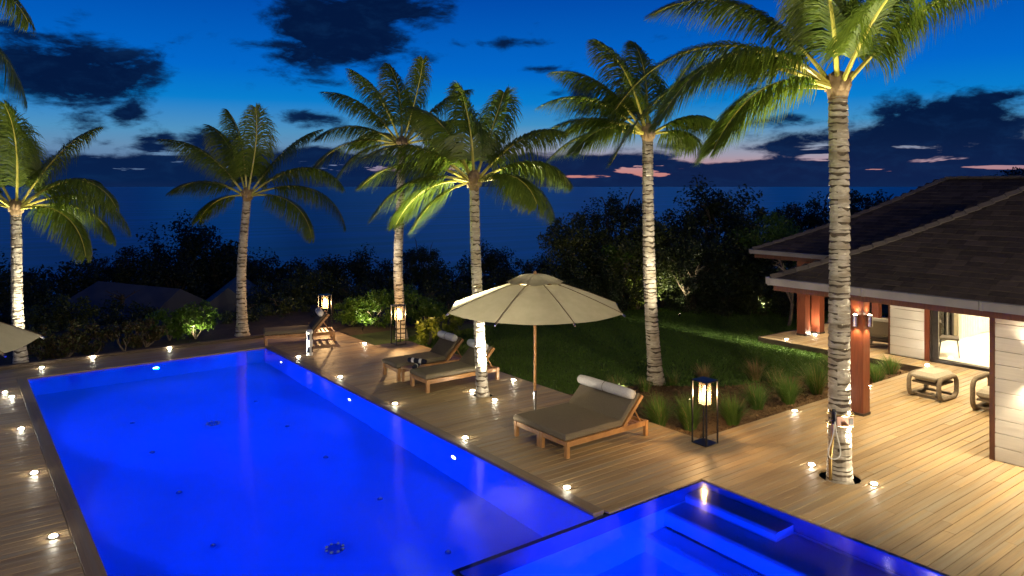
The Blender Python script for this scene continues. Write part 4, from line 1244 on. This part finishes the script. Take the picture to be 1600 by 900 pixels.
def lounge_chair(label, loc, rotz):
    t = thing('rope_armchair', label, 'armchair', loc, rotz, 'rope armchairs on the terrace')
    for y in (-.36, .36):
        b = MB(); b.tube([(x, y, z + .03) for (x, z) in rounded_loop(.82, .56, .16)], .045, 10, closed=True); b.build('side_frame', 'rope', t, smooth=True)
    for x in (-.3, .3):
        b = MB(); b.tube([(x, -.34, .07), (x, .34, .07)], .028, 8); b.build('stretcher', 'rope', t)
    b = MB(); b.box(-.36, .30, -.31, .31, .20, .24); b.build('seat_panel', 'rope', t)
    b = MB(); b.box(-.38, .26, -.31, .31, .242, .42, bev=.06); b.build('seat_cushion', 'cushion', t)
    M = Matrix.Translation((.26, 0, .36)) @ Matrix.Rotation(math.radians(16), 4, 'Y')
    b = MB(); b.box(-.02, .13, -.31, .31, 0, .48, bev=.055, M=M); b.build('back_cushion', 'cushion', t)
c = W(1457, 622); ottoman('rope framed ottoman with grey cushion on the covered deck', (c.x + .12, c.y + .05, .003), math.radians(-4))
lounge_chair('rope framed armchair partly hidden by the white boarded wall', (16.05, 5.70, .003), math.radians(0))
lounge_chair('rope framed armchair on the far terrace behind the boarded wall', (20.05, 9.95, .003), math.radians(200))

# ------------------------------------------------------------------ shower on the palm
def shower():
    x, y = P6
    a = -RIGHT * .17 - FWD * .06
    t = thing('outdoor_shower', 'wooden shower box with looped white hose strapped to a palm trunk', 'shower', (x, y, 0))
    M = Matrix.Rotation(-YAW, 4, 'Z')
    b = MB(); b.box(-.12, .12, -.185, -.165, .80, .95, M=M, bev=.006); b.build('board', 'trim_wood', t)
    for z in (.795, .945):
        b = MB(); b.tube([(.185 * math.cos(k * 2 * math.pi / 24), .185 * math.sin(k * 2 * math.pi / 24), z + .01) for k in range(24)], .011, 6, closed=True); b.build('strap', 'brass', t)
    b = MB(); b.tube([M @ Vector(p) for p in ((-.19, -.12, .0), (-.19, -.13, .35), (-.18, -.17, .6), (-.18, -.18, 1.05))], .022, 8); b.build('riser_pipe', 'brass', t)
    b = MB(); b.lathe([(.03, .86), (.034, .88), (.034, 1.04), (.02, 1.07), (0, 1.075)], 12, c=tuple(M @ Vector((-.19, -.235, 0)))); b.tube([M @ Vector(p) for p in ((-.19, -.24, .93), (-.27, -.27, .95))], .014, 6); b.build('valve', 'dark_metal', t)
    lp = []
    for i in range(25):
        u = i / 24; ang = math.pi * 2 * u
        lp.append(M @ Vector((-.19 - .105 * math.sin(ang) * (.35 + .65 * math.sin(math.pi * u)), -.26 - .015 * math.cos(ang), .90 - .55 * (math.sin(math.pi * u) ** .8))))
    b = MB(); b.tube(lp, .0095, 7); b.build('hose', 'hose_white', t, smooth=True)
    b = MB(); b.box(.04, .10, -.222, -.203, .84, .93, M=M); b.build('handle', 'frame_metal', t)
shower()

# ------------------------------------------------------------------ plants
def leaf_quads(rng, centres, nrm_bias, L, Wd):
    n = len(centres)
    nv = rng.normal(0, 1, (n, 3)) + nrm_bias; nv /= np.linalg.norm(nv, axis=1)[:, None] + 1e-9
    ref = rng.normal(0, 1, (n, 3)); u = np.cross(nv, ref); u /= np.linalg.norm(u, axis=1)[:, None] + 1e-9
    w = np.cross(nv, u)
    l = (L * rng.uniform(.7, 1.3, n))[:, None]; k = (Wd * rng.uniform(.7, 1.3, n))[:, None]
    return np.stack([centres - u * l * .5, centres + w * k * .5 - u * l * .05 + nv * k * .12, centres + u * l * .5, centres - w * k * .5 - u * l * .05 + nv * k * .12], 1)
def crown_quads(seed, n, clumps, L, Wd, r=(1, 1, 1), clump_r=.32, inner=.35, lo=-.85):
    rng = np.random.default_rng(seed)
    d = rng.normal(0, 1, (clumps, 3)); d /= np.linalg.norm(d, axis=1)[:, None]
    d[:, 2] = np.where(d[:, 2] < lo, -d[:, 2] * .5, d[:, 2])
    rad = rng.uniform(inner, 1.0, clumps) ** .6 * rng.uniform(.78, 1.12, clumps)
    c = d * rad[:, None]
    per = rng.integers(0, clumps, n)
    cr = clump_r * rng.uniform(.55, 1.25, clumps)
    off = rng.normal(0, 1, (n, 3)); off /= np.linalg.norm(off, axis=1)[:, None]; off *= (rng.uniform(0, 1, n) ** .45 * cr[per])[:, None]
    p = (c[per] + off) * np.array(r)
    return leaf_quads(rng, p, p / np.array(r) * .6 + np.array([0, 0, .5]), L, Wd)
def branch_set(b, rnd, base, h, spread, n, r, mi=0, bend=.25, subs=2):
    for k in range(n):
        a = k * 2.4 + rnd.uniform(-.4, .4)
        e = base + Vector((math.cos(a) * spread * rnd.uniform(.5, 1), math.sin(a) * spread * rnd.uniform(.5, 1), h * rnd.uniform(.7, 1)))
        m1 = base.lerp(e, .35) + Vector((rnd.uniform(-bend, bend), rnd.uniform(-bend, bend), rnd.uniform(-.1, .2))) * spread
        m2 = base.lerp(e, .7) + Vector((rnd.uniform(-bend, bend), rnd.uniform(-bend, bend), .1)) * spread
        b.tube([base, m1, m2, e], [r, r * .7, r * .5, r * .2], 6, mi)
        for s in range(subs):
            q = m2.lerp(e, rnd.uniform(0, .6)) if s % 2 else m1.lerp(m2, rnd.uniform(.2, .9))
            a2 = a + rnd.choice((-1, 1)) * rnd.uniform(.5, 1.1)
            ee = q + Vector((math.cos(a2), math.sin(a2), rnd.uniform(.3, .9))) * spread * rnd.uniform(.3, .5)
            b.tube([q, q.lerp(ee, .5) + Vector((rnd.uniform(-.05, .05), 0, .05)), ee], [r * .45, r * .32, r * .12], 5, mi)
# shared dark crowns (radius one)
DARK = [quads_mesh('crown', crown_quads(40 + k, 7500, 46, .085, .042, clump_r=.30), 'leaf_dark') for k in range(4)]
OLIVE = [quads_mesh('crown', crown_quads(60 + k, 7500, 46, .085, .045, clump_r=.30), 'leaf_olive') for k in range(2)]
def trunk_mesh(seed, m='bark_dark'):
    b = MB(); rnd = random.Random(seed); b.tube([(0, 0, 0), (.03, .02, .4), (-.02, .03, .8), (0, 0, 1.1)], [.09, .07, .06, .045], 8)
    branch_set(b, rnd, Vector((0, 0, .55)), .9, .6, 6, .045)
    o = b.build('trunk', m); me = o.data; bpy.data.objects.remove(o); return me
TRUNK = [trunk_mesh(k) for k in range(3)]
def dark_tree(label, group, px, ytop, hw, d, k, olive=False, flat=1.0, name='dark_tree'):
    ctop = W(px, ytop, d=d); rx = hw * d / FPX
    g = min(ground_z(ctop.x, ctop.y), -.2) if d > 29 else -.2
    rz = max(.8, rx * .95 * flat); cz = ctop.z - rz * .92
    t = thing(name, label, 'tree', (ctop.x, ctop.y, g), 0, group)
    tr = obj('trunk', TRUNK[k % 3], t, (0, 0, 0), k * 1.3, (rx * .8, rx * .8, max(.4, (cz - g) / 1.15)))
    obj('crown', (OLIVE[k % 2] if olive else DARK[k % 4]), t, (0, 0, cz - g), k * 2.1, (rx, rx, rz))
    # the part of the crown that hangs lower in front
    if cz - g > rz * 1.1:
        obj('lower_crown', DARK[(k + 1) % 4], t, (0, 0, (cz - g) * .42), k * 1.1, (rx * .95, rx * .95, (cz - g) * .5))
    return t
TB = 'dark trees beyond the lawn'
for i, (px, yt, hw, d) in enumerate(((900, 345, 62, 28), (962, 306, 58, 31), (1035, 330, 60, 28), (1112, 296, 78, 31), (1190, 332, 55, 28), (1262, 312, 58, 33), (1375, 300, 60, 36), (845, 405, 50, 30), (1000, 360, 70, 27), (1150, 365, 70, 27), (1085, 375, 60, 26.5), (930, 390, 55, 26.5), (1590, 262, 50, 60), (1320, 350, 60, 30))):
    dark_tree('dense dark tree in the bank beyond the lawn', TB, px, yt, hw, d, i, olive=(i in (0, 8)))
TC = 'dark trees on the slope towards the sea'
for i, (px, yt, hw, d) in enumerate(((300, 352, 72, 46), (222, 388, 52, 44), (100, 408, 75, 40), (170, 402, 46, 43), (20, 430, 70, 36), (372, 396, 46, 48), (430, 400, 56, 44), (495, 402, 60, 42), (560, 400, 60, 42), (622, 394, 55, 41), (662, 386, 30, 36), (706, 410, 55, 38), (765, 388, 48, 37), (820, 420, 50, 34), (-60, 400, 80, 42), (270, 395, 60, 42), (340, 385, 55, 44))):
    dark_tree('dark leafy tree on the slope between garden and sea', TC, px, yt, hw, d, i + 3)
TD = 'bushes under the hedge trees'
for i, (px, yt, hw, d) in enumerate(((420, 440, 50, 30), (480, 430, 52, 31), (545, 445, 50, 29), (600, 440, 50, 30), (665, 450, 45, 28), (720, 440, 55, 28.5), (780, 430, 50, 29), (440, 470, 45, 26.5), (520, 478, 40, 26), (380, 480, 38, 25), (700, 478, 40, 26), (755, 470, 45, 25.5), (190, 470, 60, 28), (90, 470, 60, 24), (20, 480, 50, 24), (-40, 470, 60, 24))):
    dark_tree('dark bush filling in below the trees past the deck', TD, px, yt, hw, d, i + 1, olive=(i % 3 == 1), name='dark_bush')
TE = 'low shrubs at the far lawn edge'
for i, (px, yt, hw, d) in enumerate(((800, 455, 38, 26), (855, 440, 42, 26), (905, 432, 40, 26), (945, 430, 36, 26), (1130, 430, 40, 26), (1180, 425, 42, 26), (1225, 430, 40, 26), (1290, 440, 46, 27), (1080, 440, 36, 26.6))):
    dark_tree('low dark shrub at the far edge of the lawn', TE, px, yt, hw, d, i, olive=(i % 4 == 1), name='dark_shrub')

def shrub(name, label, group, base, r, n, L, Wd, mat, seed, clumps=26, stems=5, lift=.0, clump_r=.34, stem_mat='bark', cat='shrub'):
    t = thing(name, label, cat, base, 0, group)
    q = crown_quads(seed, n, clumps, L, Wd, r, clump_r) + np.array([0, 0, r[2] * .95 + lift])
    obj('crown', quads_mesh('crown', q, mat), t)
    b = MB(); rnd = random.Random(seed); branch_set(b, rnd, Vector((0, 0, -.02)), r[2] * 1.3 + lift, r[0] * .6, stems, .022, subs=1); b.build('trunk', stem_mat, t)
    return t
def uplight(p, power, aim, col=(1, .9, .55), spot=75, label='', grp='small spotlights among the plants'):
    t = thing('garden_spotlight', label, 'spotlight', p, 0, grp)
    b = MB(); b.tube([(0, 0, -.1), (0, 0, .06)], .008, 6); b.build('spike', 'dark_metal', t)
    av = Vector(aim).normalized()
    b = MB(); b.tube([Vector((0, 0, .08)) - av * .05, Vector((0, 0, .08)) + av * .05], .03, 12); b.build('head', 'dark_metal', t)
    b = MB(); b.tube([Vector((0, 0, .08)) + av * .0505, Vector((0, 0, .08)) + av * .053], .026, 12); b.build('lens', 'warm_lens', t)
    lamp('garden_lamp', 'SPOT', Vector((0, 0, .08)) + av * .07, power * 7, col, t, av, .03, spot, .7)
Z0 = -.18
h1 = W(298, 533, Z0) + FWD * .35
shrub('rounded_shrub', 'bright rounded shrub lit by a light at the deck end', 'shrubs along the hedge kerb', h1, (.68, .6, .58), 3600, .085, .05, 'leaf_green', 71)
h2 = W(250, 538, Z0) + FWD * .6
shrub('rounded_shrub', 'dim rounded shrub standing beside the bright one', 'shrubs along the hedge kerb', h2, (.6, .6, .5), 2400, .085, .05, 'leaf_green', 72)
uplight(h1 - FWD * .95 + RIGHT * .25 + UP * .02, 24, FWD * 1.0 + UP * .55 - RIGHT * .1, label='small spotlight at the foot of the bright rounded shrub')
RS = 'dark red leaved shrubs'
for i, (px, d, s) in enumerate(((62, 19.2, .5), (105, 19.4, .55), (150, 19.8, .5), (195, 20.2, .55), (228, 20.8, .5))):
    c = W(px, 500, d=d); c.z = Z0
    shrub('red_leaved_shrub', 'low shrub with reddish leaf tips behind the pool kerb', RS, c, (s, s, s * .85), 1300, .11, .045, 'leaf_red', 80 + i, 18)
FB = W(585, 520, Z0) + FWD * 1.2
for i, (dx, dz, w) in enumerate(((-1.0, .42, .6), (-.2, .55, .75), (.7, .6, .7), (1.5, .45, .55))):
    c = FB + RIGHT * dx
    shrub('feathery_bush', ('feathery green bush beside the lantern behind the lone lounger', 'brightly lit feathery green bush midway between two lanterns', 'feathery green bush rising behind the lantern at the deck corner', 'feathery green bush between the deck corner palm and yellow shrub')[i], 'feathery bushes between the lanterns', c, (w, w, dz), 2600, .13, .035, 'leaf_green', 90 + i, 26, clump_r=.4)
uplight(FB - FWD * 1.0 + RIGHT * -.4 + UP * .02, 17, FWD * 1 + UP * .5, label='small spotlight in front of the feathery bush')
for i, (px, py, m, s) in enumerate(((668, 545, 'leaf_yellow', .36), (705, 535, 'leaf_yellow', .36))):
    c = W(px, py, Z0) + FWD * .3
    shrub('croton_shrub', ('small yellow green shrub behind the farther lounger', 'small broad leaved shrub behind the towel roll of a lounger')[i], 'broad leaved shrubs behind the loungers', c, (s, s, s * 1.05), 420, .17, .07, m, 100 + i, 16, clump_r=.4, lift=.1)
# pale branched trees at the lawn edge
def bare_tree(label, base, h, seed, leafmat='leaf_olive', n=1600, r=.9, spread=.8, nb=5, L=.12, Wd=.05, crown_z=None):
    t = thing('frangipani_tree', label, 'tree', base, 0, 'pale stemmed small trees')
    b = MB(); rnd = random.Random(seed)
    k = Vector((rnd.uniform(-.15, .15), rnd.uniform(-.1, .1), h * .28))
    b.tube([(0, 0, -.05), k * .5 + Vector((.06, 0, 0)), k], [.06, .05, .045], 8)
    branch_set(b, rnd, k, h * .62, spread, nb, .034, bend=.22, subs=3); b.build('trunk', 'bark', t)
    if n:
        q = crown_quads(seed, n, 22, L, Wd, (r, r, r * .55), .36) + np.array([0, 0, crown_z or h * .92]); obj('crown', quads_mesh('crown', q, leafmat), t)
    return t
lb = W(968, 487, Z0); bare_tree('pale stemmed tree with a bright green lit crown at the lawn edge', lb, 2.2, 111, 'leaf_green', 1600, .8, .6, 4)
c = W(1000, 488, Z0); shrub('lit_shrub', 'yellow green shrub lit from below at the far lawn edge', None, c + FWD * .4, (.62, .55, .85), 3200, .09, .05, 'leaf_yellow', 113)
uplight(c - FWD * .6 + RIGHT * .35, 42, FWD * .8 + UP * .9, (1, .95, .5), 90, 'small spotlight below the yellow green shrub by the lawn')
bare_tree('pale many branched tree at the lawn edge right of the palm', W(1045, 489, Z0) + RIGHT * .6, 2.3, 117, 'leaf_dark', 900, .9, .9, 5)
bare_tree('pale forked tree standing at the middle of the lawn edge', W(1078, 489, Z0) + FWD * .3, 2.5, 119, 'leaf_dark', 900, .9, .8, 5)
uplight(W(1062, 497, Z0), 26, FWD * .8 + UP, label='small spotlight below the pale forked tree')
c = W(1215, 482, Z0)
bare_tree('spreading feathery tree beside the far wing roof', c - RIGHT * .35, 2.9, 121, 'leaf_green', 4600, 1.6, 1.3, 6, .16, .04, 2.55)
uplight(c - FWD * 1.2 - RIGHT * .9 + UP * .02, 120, FWD * .75 + RIGHT * .25 + UP * 1.1, label='small spotlight below the feathery tree by the far wing')
bare_tree('bare pale branched tree standing behind the far terrace', Vector((21.3, 13.6, Z0)), 2.6, 125, n=0, spread=.8)
# grasses
def tuft(label, base, h, n, spread, seed, dry=.12):
    rnd = random.Random(seed); V, Fc, mi = [], [], []
    for k in range(n):
        a = rnd.uniform(0, 6.283); r = spread * .12 * math.sqrt(rnd.random())
        d = Vector((math.cos(a), math.sin(a), 0)); lean = rnd.uniform(.1, .95)
        p = d * r; L = h * rnd.uniform(.6, 1.12); dirv = (UP + d * lean * .55 + WIND * .12).normalized(); w = rnd.uniform(.0035, .0065)
        sv = Vector((-math.sin(a), math.cos(a), 0)); isd = rnd.random() < dry
        for j in range(5):
            ww = w * (1, .95, .8, .5, .08)[j]
            V += [p - sv * ww, p + sv * ww]
            if j: n0 = len(V) - 4; Fc.append((n0, n0 + 1, n0 + 3, n0 + 2)); mi.append(1 if isd else 0)
            p = p + dirv * L / 4; dirv = (dirv + d * lean * .22 - UP * lean * .30 * (j + 1) / 2 + WIND * .08).normalized()
    b = MB(); b.v = [tuple(v) for v in V]; b.f = Fc; b.m = mi
    o = b.build('grass_tuft', ['tuft_blade', 'tuft_dry'], None, loc=base); tag(o, label, 'ornamental grass', 'ornamental grass tufts in the mulch bed')
    return o
for i, (px, py, h, n, dry, lab) in enumerate(((1030, 668, .62, 520, .03, 'grass tuft beside the head of the double sunbed'), (1078, 672, .66, 560, .03, 'grass tuft behind the lantern by the mulch bed'), (1145, 664, .62, 560, .05, 'grass tuft in the mulch just past the lantern'),
        (1183, 640, .60, 480, .10, 'grass tuft deep in the mulch between lantern and palm with shower'), (1232, 632, .70, 520, .08, 'grass tuft by the recessed light at the mulch edge'), (1276, 616, .74, 480, .10, 'tall grass tuft near the shower palm'),
        (964, 618, .46, 330, .25, 'pale grass tuft behind the towel roll of the double sunbed'), (1100, 595, .42, 260, .75, 'straw coloured grass tuft at the lawn edge'), (1180, 596, .55, 300, .65, 'straw tipped grass tuft between lawn and mulch'),
        (1375, 600, .5, 380, .1, 'grass tuft in the mulch corner by the terrace'), (1392, 586, .5, 380, .12, 'grass tuft against the raised terrace'), (1052, 602, .34, 200, .2, 'small grass tuft beside the palm in the mulch'), (1008, 612, .34, 200, .2, 'small grass tuft before the palm in the mulch'),
        (1300, 590, .6, 380, .15, 'grass tuft behind the shower palm by the terrace'), (1210, 606, .5, 300, .3, 'wispy grass tuft near the lawn edge'))):
    c = W(px, py, -.17)
    if c.y < LAWN_Y + .25: c.y = LAWN_Y + .3
    tuft(lab, c, h, n, .9, 200 + i, dry)
uplight(W(975, 622, -.17), 4, FWD * .4 + UP * 1.0, (1, .95, .6), 100, 'small spotlight in the pale grass tuft')
c = W(1103, 600, -.17); b = MB(); b.box(-.17, .17, -.17, .17, -.02, .07, bev=.015); tag(b.build('valve_box', 'dark_metal', None, loc=c), 'dark square valve box lid set in the bark mulch', 'valve box')

# ------------------------------------------------------------------ neighbouring roofs down the slope
def neighbour(label, corners_px, d, ztop):
    pass
def neighbour_house(label, px, ytop, d, half, slope, rot, depth):
    c = W(px, ytop, d=d); g = ground_z(c.x, c.y)
    t = thing('neighbour_house', label, 'house', (c.x, c.y, g), rot, 'pale neighbouring houses')
    zt = c.z - g; ze = zt - half * slope
    b = MB(); L = depth
    b.add([(-half, -L, ze), (half, -L, ze), (half, L, ze), (-half, L, ze), (0, -L + half * .2, zt), (0, L - half * .2, zt)],
          [(0, 1, 4), (1, 2, 5, 4), (2, 3, 5), (3, 0, 4, 5)]); b.build('roof', 'roof_pale', t)
    b = MB(); b.box(-half + .4, half - .4, -L + .4, L - .4, -.5, ze - .005); b.build('wall', 'wall_pale', t)
neighbour_house('pale roofed house below the garden behind the red leaved shrubs', 215, 445, 33, 3.0, .55, -YAW + math.radians(62), 3.4)
neighbour_house('pale gabled roof glimpsed behind the leaning palm', 366, 438, 33, 2.6, .8, -YAW + math.radians(15), 3.0)
uplight(W(1078, 634, -.17), 280, W(1012, 215, d=D5) - W(1078, 634, -.17), (1, .88, .6), 60, 'small spotlight in the mulch aimed up the palm crown')
